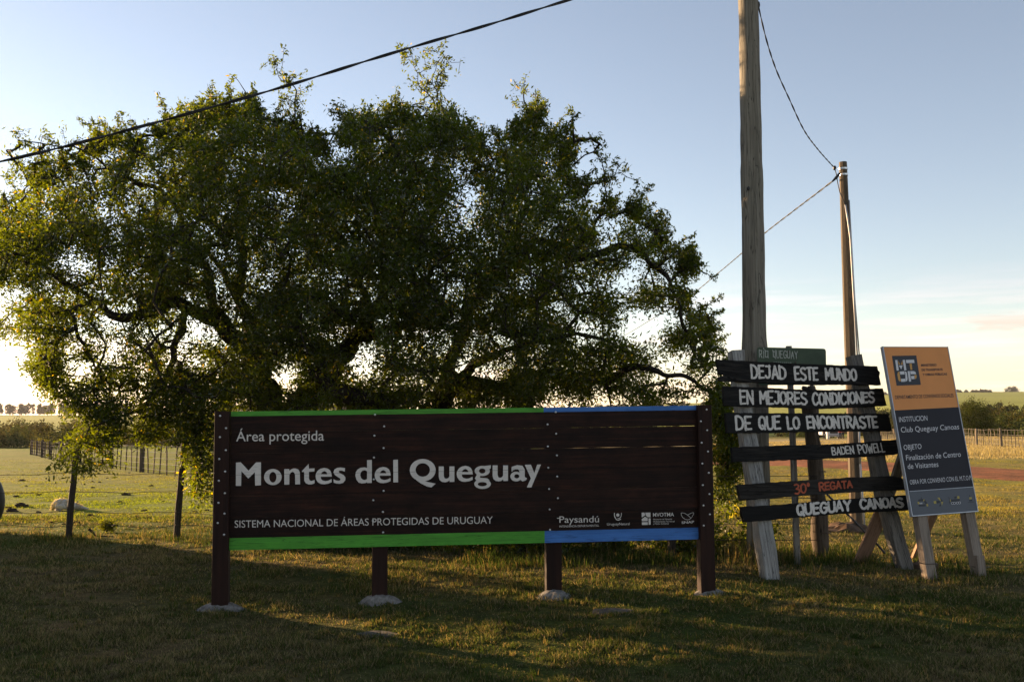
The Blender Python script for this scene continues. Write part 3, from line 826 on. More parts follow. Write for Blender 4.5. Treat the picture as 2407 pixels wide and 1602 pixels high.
def grow_tree():
    nodes = []; par = []; rad = []; limbpaths = []
    for li, L in enumerate(LIMBS):
        w = [np.array([*PZ(a, b, YS(Y)), r * TS]) for a, b, Y, r in L]
        path = cubic(w, 8)
        jitter = 0
        pp = []
        for k, q in enumerate(path):
            q = np.array(q)
            if k: q[:3] += np.array([mnoise.noise(Vector((q[0] * 1.7, q[2] * 1.7, s * 9.1 + li))) for s in range(3)]) * min(.16, .03 + .02 * k)
            if k: q[:3] += np.array([mnoise.noise(Vector((q[0] * 5, q[2] * 5, s * 5.3 + li))) for s in range(3)]) * .075
            pp.append(q)
        limbpaths.append(pp)
        start = len(nodes)
        for k, q in enumerate(pp):
            nodes.append(q[:3])
            if k == 0:
                if li in (0, 3): par.append(-1)
                else:
                    d = np.linalg.norm(np.array(nodes[:start]) - q[:3], axis=1) if start else np.array([0])
                    par.append(int(d.argmin()))
            else: par.append(len(nodes) - 2)
            rad.append(q[3])
    nl = len(nodes)
    # sprays
    S = []
    n = 15000
    px = RNG.uniform(-140, 1740, n); py = RNG.uniform(220, 1030, n)
    ok = in_poly(px, py, OUT)
    px, py = px[ok], py[ok]
    keep = np.ones(len(px))
    for gx, gy, rx, ry, kp in GAPS:
        d = np.hypot((px - gx) / rx, (py - gy) / ry)
        keep = np.where(d < 1, keep * (kp + (1 - kp) * np.clip((d - .75) * 4, 0, 1)), keep)
    nn = fbm(px / 62, py / 52, 91)
    low = np.clip((py - 560) / 350, 0, 1)
    keep *= np.clip((nn - (.34 + .05 * low)) * 9, .05, 1)
    n3 = fbm(px / 24, py / 20, 97, 2); keep *= np.clip((n3 - .3) * 6, .25, 1)
    keep *= 1 - .10 * low
    core = np.clip(1.25 - np.hypot((px - 800) / 600, (py - 545) / 250), 0, 1)      # dense heart of the crown
    gapm = np.ones(len(px))
    for gx, gy, rx, ry, kp in GAPS:
        gapm = np.where(np.hypot((px - gx) / rx, (py - gy) / ry) < 1, kp, gapm)
    keep = np.maximum(keep, core * .62 * gapm)
    k = RNG.uniform(size=len(px)) < keep
    px, py = px[k], py[k]
    # ragged rim: density falls off towards the outline, with deep notches
    de = np.full(len(px), 1e9)
    for i in range(len(OUT)):
        a = np.array(OUT[i]); b = np.array(OUT[(i + 1) % len(OUT)]); ab = b - a
        t = np.clip(((px - a[0]) * ab[0] + (py - a[1]) * ab[1]) / (ab @ ab), 0, 1)
        de = np.minimum(de, np.hypot(px - a[0] - t * ab[0], py - a[1] - t * ab[1]))
    edge_in = 20 + 16 * np.clip((px - 1250) / 250, 0, 1) + 10 * np.clip((420 - px) / 200, 0, 1) * (py < 520)
    rim = np.clip((fbm(px / 34, py / 34, 55, 3) - .58 + (de - edge_in) / 100) * 8, .0, 1)
    k = RNG.uniform(size=len(px)) < rim
    px, py = px[k], py[k]
    ctr = np.hypot((px - 760) / 900, (py - 640) / 420)
    th = .5 + 2.7 * np.sqrt(np.clip(1 - ctr ** 2, 0, 1))
    Y = 13.2 + RNG.uniform(-1, 1, len(px)) * th
    pts = Pn(px, py, YS(Y))
    sz = np.full(len(px), 1.0)
    clumps = [  # full px, Y range, number, size
        (235, 965, 70, 40, 11.5, 12.2, 28), (250, 1010, 60, 42, 11.4, 12.0, 24), (215, 1030, 34, 30, 11.4, 11.9, 9), (185, 1055, 24, 20, 11.3, 11.7, 5), (150, 1085, 14, 20, 11.3, 11.7, 4), (195, 1095, 10, 16, 11.4, 11.6, 6),
        (240, 1075, 14, 20, 11.4, 11.8, 7), (370, 960, 60, 34, 11.6, 12.4, 34), (350, 1005, 45, 30, 11.6, 12.3, 17), (420, 1000, 50, 36, 11.6, 12.3, 24), (470, 1050, 34, 60, 11.5, 12.0, 34),
        (480, 1130, 24, 46, 11.2, 11.8, 16), (180, 940, 46, 26, 11.6, 12.2, 20), (130, 915, 26, 36, 11.7, 12.2, 12), (95, 860, 26, 46, 11.8, 12.4, 12),
        (1700, 1000, 26, 56, 11.0, 11.8, 34), (1712, 1090, 26, 56, 10.9, 11.6, 34), (1722, 1040, 22, 60, 10.8, 11.4, 22), (1705, 1160, 20, 40, 10.8, 11.4, 12), (1690, 930, 30, 30, 11.3, 12.0, 18),
        (1595, 700, 26, 56, 12.0, 12.6, 15), (1625, 790, 30, 40, 12.0, 12.5, 12), (1570, 620, 40, 30, 12.2, 13.2, 12), (1650, 850, 36, 30, 11.9, 12.4, 9), (1560, 920, 80, 22, 11.8, 12.6, 26),
        (700, 930, 160, 26, 12.0, 14.5, 60), (900, 930, 160, 26, 12.0, 14.5, 60), (1100, 925, 140, 26, 12.0, 14.0, 50), (560, 900, 70, 50, 12.0, 13.6, 40), (640, 720, 90, 60, 11.6, 12.6, 40), (820, 800, 90, 60, 11.8, 12.8, 36), (1000, 770, 110, 60, 11.8, 12.8, 44), (1200, 800, 80, 60, 11.8, 12.8, 34),
        (1400, 905, 90, 24, 12.0, 13.4, 30), (1250, 900, 80, 28, 12.2, 13.8, 30), (300, 900, 40, 30, 11.8, 12.6, 16), (420, 900, 80, 40, 11.8, 13.2, 46), (60, 400, 40, 20, 12.4, 12.8, 7), (130, 380, 40, 24, 12.4, 12.9, 12)]
    for cx, cy, rx, ry, y0, y1, m in clumps:
        a = RNG.uniform(0, 2 * math.pi, m); r = np.sqrt(RNG.uniform(size=m))
        q = Pn(cx + np.cos(a) * r * rx, cy + np.sin(a) * r * ry, YS(RNG.uniform(y0, y1, m)))
        pts = np.vstack([pts, q]); sz = np.append(sz, np.full(m, .75))
    # leafy shoots above the crown follow the limbs' ends
    shoot = []
    for li, a, b in ((4, 36, 49), (6, 22, 41), (7, 26, 49), (8, 24, 49), (13, 8, 25), (14, 0, 9), (15, 0, 17), (16, 0, 9), (9, 16, 41), (11, 10, 25)):
        for k_ in range(a, min(b, len(limbpaths[li]))):
            for rep in range(2):
                shoot.append(limbpaths[li][k_][:3] + RNG.normal(0, .085 if k_ > a + 4 else .05, 3))
    shoot = np.array(shoot)
    pts = np.vstack([pts, shoot]); sz = np.append(sz, np.full(len(shoot), .2))
    # loose leafy shoots standing out all round the edge of the crown
    ex = []; ez = []
    no = len(OUT)
    for k_ in range(300):
        i = random.randrange(2, no - 9); t = random.random()
        a = np.array(OUT[i]); b = np.array(OUT[(i + 1) % no]); q = a + (b - a) * t
        tg_ = (b - a) / (np.linalg.norm(b - a) + 1e-6); nrm = np.array([tg_[1], -tg_[0]])
        dirn = nrm * 1.0 + np.array([random.uniform(-.9, .9), random.uniform(-1.5, .4)])
        dirn /= np.linalg.norm(dirn)
        Yq = YS(13.1 + random.uniform(-.9, .9)); ln_ = random.uniform(10, 40) * random.choice((1, 1, 1, 1.9)); ns = int(ln_ / 6)
        for st in range(-5, ns - 1):
            q2 = q + dirn * st * 6 + np.array([random.uniform(-2.5, 2.5), random.uniform(-2.5, 2.5) + .03 * st * st])
            ex.append(Pn(np.array([q2[0]]), np.array([q2[1]]), np.array([Yq + random.uniform(-.05, .05)]))[0]); ez.append(.38 if st < -1 else .15)
    pts = np.vstack([pts, np.array(ex)]); sz = np.append(sz, np.array(ez))
    N = np.array(nodes + [(0, 0, 0)] * 80000, dtype=float); cnt = nl
    par = list(par); rad = list(rad)
    d0 = np.array([np.min(((N[:nl] - p) ** 2).sum(1)) for p in pts])
    order = np.argsort(d0)
    tipnode = np.zeros(len(pts), int)
    for oi in order:
        p = pts[oi]
        d = np.sqrt(((N[:cnt] - p) ** 2).sum(1))
        j = int(d.argmin()); dist = d[j]
        if sz[oi] < .39 and dist > .42:
            sz[oi] = 0; tipnode[oi] = j; continue
        steps = max(1, int(dist / .17))
        a = N[j].copy(); prev = j
        off = RNG.normal(0, .05, 3) * min(1, dist)
        for s in range(1, steps + 1):
            t = s / steps
            q = a * (1 - t) + p * t + off * math.sin(math.pi * t) + np.array([0, 0, .12 * dist]) * math.sin(math.pi * t) * .5
            N[cnt] = q; par.append(prev); rad.append(0); prev = cnt; cnt += 1
        tipnode[oi] = prev
    par = np.array(par); rad = np.array(rad)
    c = np.zeros(cnt); c[tipnode] += sz
    for i in range(cnt - 1, nl - 1, -1):
        if par[i] >= 0: c[par[i]] += c[i]
    r = rad.copy()
    r[nl:] = np.clip(.0032 * np.sqrt(c[nl:] + .3), .0025, .05)
    return N[:cnt], par, r, nl, pts, sz, tipnode, limbpaths

N_, par_, r_, nl_, pts_, sz_, tip_, limbs_ = grow_tree()

def prisms(A, B, ra, rb, n=4):
    d = unit(B - A)
    ref = np.where(np.abs(d[:, 2:3]) < .9, np.array([[0, 0, 1.]]), np.array([[1., 0, 0]]))
    s = unit(np.cross(d, ref)); t = np.cross(d, s)
    vs = []
    for P0, rr in ((A, ra), (B, rb)):
        for k in range(n):
            an = 2 * math.pi * k / n
            vs.append(P0 + (s * math.cos(an) + t * math.sin(an)) * rr[:, None])
    v = np.stack(vs, 1).reshape(-1, 3)
    b = np.arange(len(A)) * 2 * n
    f = np.stack([np.stack([b + k, b + (k + 1) % n, b + n + (k + 1) % n, b + n + k], -1) for k in range(n)], 1).reshape(-1)
    return v, f

def crown_leaves(pts, sz, tips_dir, per=70, ln=.056, tint=None):
    n = len(pts)
    cnts = np.maximum(3 * (sz > 0), (per * sz * np.clip(RNG.lognormal(-.15, .55, n), .1, 2.2))).astype(int)
    idx = np.repeat(np.arange(n), cnts)
    m = len(idx)
    d = tips_dir[idx]
    L = .33 * sz[idx] ** .6
    t = RNG.uniform(-.55, .6, m)
    sp = (.039 + .035 * (1 - np.abs(t))) * (sz[idx] ** .7)
    c = pts[idx] + d * (t * L)[:, None] + RNG.normal(size=(m, 3)) * sp[:, None]
    ax = unit(d * .6 + RNG.normal(size=(m, 3)) * .75 + np.array([0, 0, -.12]))
    v, f = leaf_quads(c, ax, ln * RNG.uniform(.45, 1.45, m), ln * .34 * RNG.uniform(.6, 1.4, m))
    base = np.array([.029, .043, .009]) if tint is None else np.array(tint)
    sv = RNG.uniform(.7, 1.3, (n, 1))[idx] * RNG.uniform(.75, 1.25, (m, 1))
    col = base * sv
    yel = (RNG.uniform(size=(m, 1)) < .02)
    col = np.where(yel, np.array([.15, .12, .02]) * sv, col)
    return v, f, np.repeat(col, 4, axis=0)

def make_big_tree():
    base = N_[0].copy()
    root = thing('tree', (base[0], base[1], Hf(base[0], base[1])), 'huge spreading tree with gnarled limbs and small leaves behind the long brown sign', 'tree')
    b = MB()
    for L in limbs_:
        p = [Vector(q[:3]) for q in L]; r = [float(q[3]) * .84 for q in L]
        b.tube(p, r, 14, jit=.75)
    b.build('trunk', M['bark'], root, smooth=True)
    i = np.arange(nl_, len(N_)); j = par_[i]
    ra = np.where(j < nl_, r_[i] * 1.1, r_[j])
    v, f = prisms(N_[j], N_[i], ra, r_[i])
    np_mesh('twigs', v, 4, f, M['bark'], parent=root, kind='stuff')
    tipd = unit(N_[tip_] - N_[np.maximum(par_[tip_], 0)] + RNG.normal(size=(len(tip_), 3)) * .05)
    v, f, c = crown_leaves(pts_, sz_, tipd)
    np_mesh('crown', v, 3, f, M['leaf'], c, parent=root, kind='stuff')
    print('sprays', len(pts_), 'leaf tris', len(f) // 3, 'twigs', len(i))
    return root
big = make_big_tree()

# neighbouring trees of the same hedge line, standing to the left; they shade the near grass
for k, (x, y, s, rz, lab) in enumerate([(-13.0, 15.4, .45, -0.61, 'smaller spreading tree further along the hedge line to the left'),
                                        (-13.0, 12.9, .60, 2.53, 'spreading tree second along the hedge line, left of the clearing'),
                                        (-13.2, 9.2, .64, -0.55, 'spreading tree nearest the camera on the left side of the clearing')]):
    t = copy_tree(big)
    t.location = (x, y, Hf(x, y) - .05); t.scale = (s, s, s * 1.05); t.rotation_euler = (0, 0, rz)
    t['label'] = lab

# ------------------------------------------------------------------ generic far bushes and trees
def bush_pts(c, rx, ry, rz, nclump, rng=RNG):
    a = rng.normal(size=(nclump, 3)); a = unit(a) * (rng.uniform(size=(nclump, 1)) ** .4)
    a[:, 2] = np.abs(a[:, 2]) * .95 - .05 * (rng.uniform(size=nclump))
    return np.array(c) + a * np.array([rx, ry, rz])

def bush_mesh(cs, per, spread, ln, wd, tint, var=.3):
    n = len(cs)
    idx = np.repeat(np.arange(n), per); m = len(idx)
    c = cs[idx] + RNG.normal(size=(m, 3)) * spread
    ax = unit(RNG.normal(size=(m, 3)))
    v, f = leaf_quads(c, ax, ln * RNG.uniform(.6, 1.4, m), wd * RNG.uniform(.6, 1.4, m))
    col = (np.array(tint) * (RNG.uniform(1 - var, 1 + var, (n, 1))[idx]) * RNG.uniform(.8, 1.2, (m, 1)))
    return v, f, np.repeat(col, 4, axis=0)

# unseen shrubs added under the tree behind the long sign to block low sun
cs = []
for k in range(50):
    t_ = k / 49; x = -3.0 + 5.3 * t_ + random.gauss(0, .1); y = 11.0 - 1.35 * t_ + random.gauss(0, .2)
    cs.append(bush_pts((x, y, Hf(x, y) + .03), .26, .24, random.uniform(.36, .62), 16))
v, f, c = bush_mesh(np.vstack(cs), 26, .05, .055, .022, (.036, .050, .012))
np_mesh('shade_undergrowth', v, 3, f, M['leaf'], c, kind='stuff')

def far_tree(name, px, py_base, wpx, hpx, label, cat, Y=None, tint=(.06, .08, .025), per=30, ncl=90, trunk=True, leafpx=3.2, squat=1.0):
    g = ground(px, py_base) if Y is None else Vector((*(P(px, py_base, Y).xy), 0))
    g.z = Hf(g.x, g.y)
    s = g.y / FPX
    w = wpx * s / 2; h = (py_base - (py_base - hpx)) * s
    root = thing(name, g, label, cat)
    cz = g.z + (h * .16 if trunk else 0)
    cs = bush_pts((g.x, g.y, cz), w, w * .8, h - (cz - g.z), ncl)
    v, f, c = bush_mesh(cs, per, w * .11, leafpx * s, leafpx * s * .55, tint)
    np_mesh('crown' if trunk else 'foliage', v, 3, f, M['far_leaf'], c, parent=root, kind='stuff')
    b = MB()
    for k in range(5):
        q = Vector(cs[random.randrange(len(cs))])
        b.tube([g + Vector((0, 0, -.1)), g + Vector((0, 0, h * .15)), (g + Vector((0, 0, h * .2))).lerp(q, .9)], [w * .05, w * .045, w * .012], 6)
    b.build('trunk' if trunk else 'stem', M['bark'], root)
    return root

far_tree('round_tree', 2294, 1026, 92, 100, 'rounded dark green tree standing alone behind the right-hand fence', 'tree', tint=(.04, .05, .014), ncl=260, per=60, Y=92, leafpx=2.4)
far_tree('field_bush', 2327, 953, 15, 9, 'tiny round bush on the pale slope beyond the wood, right of the orange board', 'bush', Y=430, tint=(.04, .06, .02), ncl=40, trunk=False, leafpx=2)
far_tree('yellow_bush', 100, 1043, 52, 26, 'yellow-green bush at the edge of the wood beyond the left end of the batten fence', 'bush', Y=108, tint=(.2, .19, .03), ncl=60, trunk=False)
far_tree('hilltop_grove', 2379, 921, 34, 13, 'dark clump of trees on the crest of the far hill at right', 'grove', Y=1560, tint=(.03, .045, .03), ncl=90, trunk=False, leafpx=1.6)
far_tree('olive_bush', 2060, 982, 60, 28, 'bright olive bush glimpsed between the black planks and the orange board', 'bush', Y=165, tint=(.13, .13, .03), ncl=60, trunk=False)

# the riverside woods: one mass of low trees on the valley floor
def woodland(name, boxes, tint, label):
    V, F, C = [], [], []; off = 0
    for (u0, u1, Y0, Y1, h0, h1, n) in boxes:
        for k in range(n):
            Y = random.uniform(Y0, Y1); u = random.uniform(u0, u1)
            x = (u - CX) / FPX * Y; h = random.uniform(h0, h1); w = h * random.uniform(.6, 1.0)
            cs = bush_pts((x, Y, Hf(x, Y) - .2), w, w, h, 40)
            tt = np.array(tint) * random.uniform(.6, 1.5) * np.array([random.uniform(.85, 1.35), 1, 1])
            v, f, c = bush_mesh(cs, 15, w * .13, .0017 * Y + .12, .0012 * Y + .07, tt)
            V.append(v); F.append(f + off); C.append(c); off += len(v)
    o = np_mesh(name, np.vstack(V), 3, np.concatenate(F), M['far_leaf'], np.vstack(C), kind='stuff')
    o['label'] = label
woodland('riverside_wood', [(-250, 800, 122, 150, 2.0, 3.4, 60), (-250, 800, 150, 260, 2.6, 4.2, 95)], (.05, .058, .02), 'band of low riverside woodland across the valley left of the tree')
woodland('valley_wood', [(1250, 2210, 160, 230, 2.0, 3.6, 70), (2300, 2650, 100, 125, 1.8, 3.0, 46), (2220, 2650, 125, 230, 2.4, 3.8, 62), (1900, 2600, 240, 330, 2.5, 5, 45)], (.042, .05, .016), 'dark band of valley woodland behind the right-hand fence')
woodland('far_ridge_wood', [(2225, 2330, 1480, 1560, 2.5, 4.5, 22), (1400, 1760, 900, 1000, 3, 5, 26), (1980, 2110, 1450, 1560, 3, 5, 12)], (.045, .055, .04), 'thin dark woods along the far ridge')

# eucalyptus row on the left skyline
def eucalyptus_row():
    def one(idx):
        h = 10.8 + random.uniform(-2.0, 1.3); w = random.uniform(1.5, 3.2)
        root = thing('eucalyptus_tree', (0, 0, 0), 'tall thin eucalyptus in the row on the left skyline', 'tree', 'eucalyptus row on the left skyline')
        cs = []
        for k in range(46):
            t = random.random()
            r = w * (.55 + .6 * math.sin(math.pi * min(1, t * 1.05)))
            a = random.random() * 6.28; q = math.sqrt(random.random())
            cs.append((math.cos(a) * r * q * .9 + random.gauss(0, .5), math.sin(a) * r * q * .9, h * (.2 + .8 * t) + random.gauss(0, .4)))
        v, f, c = bush_mesh(np.array(cs), 34, .5, .75, .38, (.05, .055, .04))
        np_mesh('crown', v, 3, f, M['far_leaf'], c, parent=root, kind='stuff')
        b = MB(); b.tube([(0, 0, -.3), (.1, 0, h * .3), (0, .1, h * .9)], [.34, .28, .08], 5)
        b.build('trunk', M['bark'], root)
        return root
    protos = [one(k) for k in range(7)]
    n = 0
    u = -60
    while u < 900:
        u += random.uniform(2.2, 5.6)
        if n >= 7 and random.random() < .12: u += 9
        Y = 985 + random.uniform(-8, 8)
        x = (u - CX) / FPX * Y
        p = protos[n] if n < 7 else copy_tree(protos[random.randrange(7)])
        p.location = (x, Y, Hf(x, Y)); p.rotation_euler = (0, 0, random.random() * 6)
        s = random.uniform(.85, 1.12); p.scale = (s, s, s)
        n += 1
eucalyptus_row()

# ------------------------------------------------------------------ sign planes and flat lettering
class Plane:
    def __init__(s, a, b, c):
        """three world points; normal turned to the camera"""
        s.o = a; n = (b - a).cross(c - a).normalized()
        if n.dot(CAM - a) < 0: n = -n
        s.n = n
    def at(s, fx, fy, off=0.0):
        d = ray(fx, fy)
        o = s.o + s.n * off
        t = (o - CAM).dot(s.n) / d.dot(s.n)
        return CAM + d * t

def catmull2(pts, n=6):
    return [tuple(q) for q in smooth_path(pts, n)]

def stroke(mb, plane, pts, w, off, mi=0, caps=True, mat=None):
    """a painted stroke: pts in photo px, w width in px, laid on the plane"""
    runs = []; cur = [pts[0]]
    for i in range(1, len(pts)):
        cur.append(pts[i])
        if i < len(pts) - 1:
            a = np.array(pts[i]) - np.array(pts[i - 1]); b = np.array(pts[i + 1]) - np.array(pts[i])
            ca = a.dot(b) / (np.linalg.norm(a) * np.linalg.norm(b) + 1e-9)
            if ca < .45: runs.append(cur); cur = [pts[i]]
    runs.append(cur)
    k = 0
    for run in runs:
        p = [np.array(q, float) for q in run]
        poly_l = []; poly_r = []
        for i in range(len(p)):
            d = p[min(i + 1, len(p) - 1)] - p[max(i - 1, 0)]
            d = d / (np.linalg.norm(d) + 1e-9); nn = np.array([-d[1], d[0]]) * w / 2 * (1 + random.uniform(-.16, .16))
            poly_l.append(p[i] + nn); poly_r.append(p[i] - nn)
        o = off + k * .00025; k += 1
        vs = [plane.at(q[0], q[1], o) for q in poly_l] + [plane.at(q[0], q[1], o) for q in poly_r]
        m = len(p)
        fs = [(i, i + 1, m + i + 1, m + i) for i in range(m - 1)]
        mb.add(vs, fs, None, mi)
        if caps:
            for e, (c, q) in enumerate(((p[0], p[min(1, m - 1)]), (p[-1], p[max(m - 2, 0)]))):
                d = c - q; d = d / (np.linalg.norm(d) + 1e-9); nn = np.array([-d[1], d[0]])
                arc = [c + (nn * math.cos(t) + d * math.sin(t)) * w / 2 * (.97) for t in [math.pi * s_ / 6 for s_ in range(7)]]
                mb.add([plane.at(a_[0], a_[1], o) for a_ in arc], [tuple(range(7))], None, mi)

def polyfill(mb, plane, outlines, off, mi=0):
    loops = [[Vector((p[0], p[1], 0)) for p in o] for o in outlines]
    tris = tessellate_polygon(loops)
    flat = [p for o in outlines for p in o]
    mb.add([plane.at(p[0], p[1], off) for p in flat], [tuple(t) for t in tris], None, mi)

def ell(cx, cy, rx, ry, n=28, a0=0, a1=2 * math.pi):
    full = abs(a1 - a0 - 2 * math.pi) < 1e-6
    return [(cx + rx * math.cos(a0 + (a1 - a0) * k / (n if full else n - 1)), cy + ry * math.sin(a0 + (a1 - a0) * k / (n if full else n - 1))) for k in range(n)]

_font_cache = {}
def font_tris(body, bold=0.0, spacing=1.0):
    key = (body, bold, spacing)
    if key in _font_cache: return _font_cache[key]
    cu = bpy.data.curves.new('t', 'FONT'); cu.body = body; cu.size = 1; cu.offset = bold; cu.space_character = spacing
    cu.resolution_u = 4
    ob = bpy.data.objects.new('t', cu); COL.objects.link(ob)
    dg = bpy.context.evaluated_depsgraph_get()
    me = bpy.data.meshes.new_from_object(ob.evaluated_get(dg))
    me.calc_loop_triangles()
    vs = [(v.co.x, v.co.y) for v in me.vertices]
    ts = [tuple(t.vertices) for t in me.loop_triangles]
    bpy.data.objects.remove(ob); bpy.data.curves.remove(cu); bpy.data.meshes.remove(me)
    _font_cache[key] = (vs, ts)
    return vs, ts
CAPH = {}
def cap_height(bold):
    if bold not in CAPH:
        vs, _ = font_tris('H', bold); CAPH[bold] = max(v[1] for v in vs)
    return CAPH[bold]

def print_text(mb, plane, body, x0, y0, x1, y1, cap, off, bold=0.0, slant=0.0, mi=0):
    """text whose baseline runs from photo px (x0,y0) to (x1,y1) with capitals cap px high"""
    vs, ts = font_tris(body, bold)
    xa = min(v[0] for v in vs); xb = max(v[0] for v in vs); ch = cap_height(bold)
    out = []
    for vx, vy in vs:
        t = (vx - xa) / (xb - xa); h = vy / ch * cap
        fx = x0 + (x1 - x0) * t - slant * h; fy = y0 + (y1 - y0) * t - h
        out.append(plane.at(fx, fy, off))
    mb.add(out, ts, None, mi)

# hand lettering: strokes in a unit box, y downwards; 's' marks smooth curves
HF = {
    'A': [('l', [(0, 1), (.5, 0), (1, 1)]), ('l', [(.2, .66), (.8, .66)])],
    'B': [('l', [(0, 0), (0, 1)]), ('s', [(0, .02), (.6, .04), (.82, .24), (.6, .44), (.1, .48)]), ('s', [(.1, .48), (.72, .54), (1, .76), (.7, .97), (0, .99)])],
    'C': [('s', [(1, .16), (.7, 0), (.3, .06), (.03, .4), (.05, .7), (.35, .98), (.75, .98), (1, .82)])],
    'D': [('l', [(0, 0), (.04, 1)]), ('s', [(0, .02), (.5, .04), (.9, .25), (1, .55), (.85, .85), (.5, .98), (.04, .99)])],
    'E': [('l', [(1, 0), (0, .02)]), ('l', [(0, .02), (.05, 1)]), ('l', [(.02, .48), (.85, .47)]), ('l', [(.05, .99), (1, .97)])],
    'G': [('s', [(.95, .15), (.65, 0), (.25, .08), (.02, .45), (.08, .78), (.4, 1), (.8, .96), (.98, .8)]), ('l', [(.98, .85), (.98, .56)]), ('l', [(.98, .56), (.6, .56)])],
    'I': [('l', [(.5, 0), (.5, 1)])],
    'J': [('l', [(.2, 0), (1, 0)]), ('s', [(.85, .02), (.88, .5), (.82, .85), (.5, 1), (.12, .94), (0, .84)])],
    'L': [('l', [(0, 0), (.08, 1)]), ('l', [(.08, .99), (1, .96)])],
    'M': [('l', [(.06, 1), (.04, 0)]), ('l', [(.06, .02), (.5, .62)]), ('l', [(.5, .62), (.9, .02)]), ('l', [(.92, 0), (1, 1)])],
    'N': [('l', [(.04, 1), (0, 0)]), ('l', [(.03, .03), (.96, .97)]), ('l', [(1, 1), (.94, 0)])],
    'O': [('s', [(.5, 0), (.12, .15), (0, .5), (.14, .85), (.5, 1), (.88, .84), (1, .5), (.86, .14), (.5, 0)])],
    'P': [('l', [(0, 0), (.06, 1)]), ('s', [(0, .02), (.65, .02), (1, .26), (.65, .52), (.05, .54)])],
    'Q': [('s', [(.5, 0), (.1, .15), (0, .5), (.14, .83), (.5, .97), (.88, .82), (.98, .48), (.86, .14), (.5, 0)]), ('l', [(.55, .72), (.98, 1.04)])],
    'R': [('l', [(0, 0), (.05, 1)]), ('s', [(0, .02), (.6, .01), (.92, .24), (.6, .5), (.05, .52)]), ('l', [(.45, .53), (1, 1)])],
    'S': [('s', [(.92, .1), (.6, 0), (.2, .06), (.05, .26), (.3, .44), (.75, .56), (1, .76), (.75, .97), (.35, 1), (0, .88)])],
    'T': [('l', [(0, .02), (1, 0)]), ('l', [(.5, 0), (.55, 1)])],
    'U': [('s', [(0, 0), (.02, .6), (.15, .92), (.5, 1), (.86, .9), (.98, .6), (.96, 0)])],
    'W': [('l', [(0, 0), (.28, 1)]), ('l', [(.28, 1), (.5, .3)]), ('l', [(.5, .3), (.78, 1)]), ('l', [(.78, 1), (1, 0)])],
    'Y': [('l', [(0, 0), (.5, .5)]), ('l', [(1, 0), (.5, .5)]), ('l', [(.5, .48), (.55, 1)])],
    '3': [('s', [(0, .06), (.5, 0), (.9, .2), (.6, .44), (.35, .48)]), ('s', [(.35, .48), (.85, .56), (1, .8), (.6, 1), (0, .94)])],
    '0': [('s', [(.5, 0), (.1, .15), (0, .5), (.14, .85), (.5, 1), (.88, .84), (1, .5), (.86, .14), (.5, 0)])],
    'o': [('s', [(.5, 0), (.2, .1), (.2, .25), (.5, .32), (.8, .25), (.8, .1), (.5, 0)])],
    'q': [('l', [(.1, .08), (.9, .08)]), ('l', [(.9, .08), (.9, .8)]), ('l', [(.9, .8), (.1, .8)]), ('l', [(.1, .8), (.1, .08)]), ('l', [(.5, .8), (1.1, 1.1)]), ('l', [(-.1, -.04), (.2, .2)]), ('l', [(1.1, -.04), (.8, .2)])],
    'd': [('l', [(.1, .08), (.9, .08)]), ('l', [(.9, .08), (.9, .92)]), ('l', [(.9, .92), (.1, .92)]), ('l', [(.1, .92), (.1, .08)]), ('l', [(-.1, -.04), (.2, .2)]), ('l', [(1.1, 1.04), (.8, .8)])],
    'i': [('l', [(.5, .1), (.5, 1)]), ('l', [(.5, -.28), (.55, -.1)])],
    'r': [('l', [(0, 0), (0, 1)]), ('l', [(0, .05), (.8, .05)]), ('l', [(.8, .05), (.8, .45)]), ('l', [(.8, .45), (.05, .5)]), ('l', [(.35, .5), (.9, 1)])],
}
WID = {'I': .22, 'J': .8, 'L': .75, 'M': 1.2, 'W': 1.35, 'N': 1.05, 'o': .45, 'i': .3, '3': .9, 'E': .85, 'T': .95}
def hand_word(mb, plane, word, x0, x1, t0, t1, b0, b1, w, off=.002, slant=.06, gap=.3, jit=.045, each=None):
    """word between px x0..x1; t0/t1 top y at both ends; b0/b1 bottom y at both ends"""
    tot = sum(WID.get(c, 1) for c in word) + gap * (len(word) - 1)
    X0 = x0 + w / 2; X1 = x1 - w / 2
    pos = 0
    for c in word:
        cw = WID.get(c, 1)
        if each: mb = MB()
        for kind, pts in HF[c]:
            out = []
            q = catmull2(pts, 5) if kind == 's' else [tuple(np.array(pts[0]) * (1 - t) + np.array(pts[-1]) * t) for t in (0, .33, .66, 1)] if len(pts) == 2 else pts
            jx, jy = random.uniform(-jit, jit), random.uniform(-jit, jit)
            for (a, b) in q:
                f = (pos + (a + jx) * cw) / tot
                X = X0 + (X1 - X0) * f
                top = t0 + (t1 - t0) * f + w / 2; bot = b0 + (b1 - b0) * f - w / 2
                yy = top + (bot - top) * (b + jy)
                out.append((X + slant * (yy - (top + bot) / 2) + random.uniform(-.12, .12), yy + random.uniform(-.12, .12)))
            stroke(mb, plane, out, w, off)
            off += .0003
        pos += cw + gap
        if each: mb.build('letter', each[0], each[1])

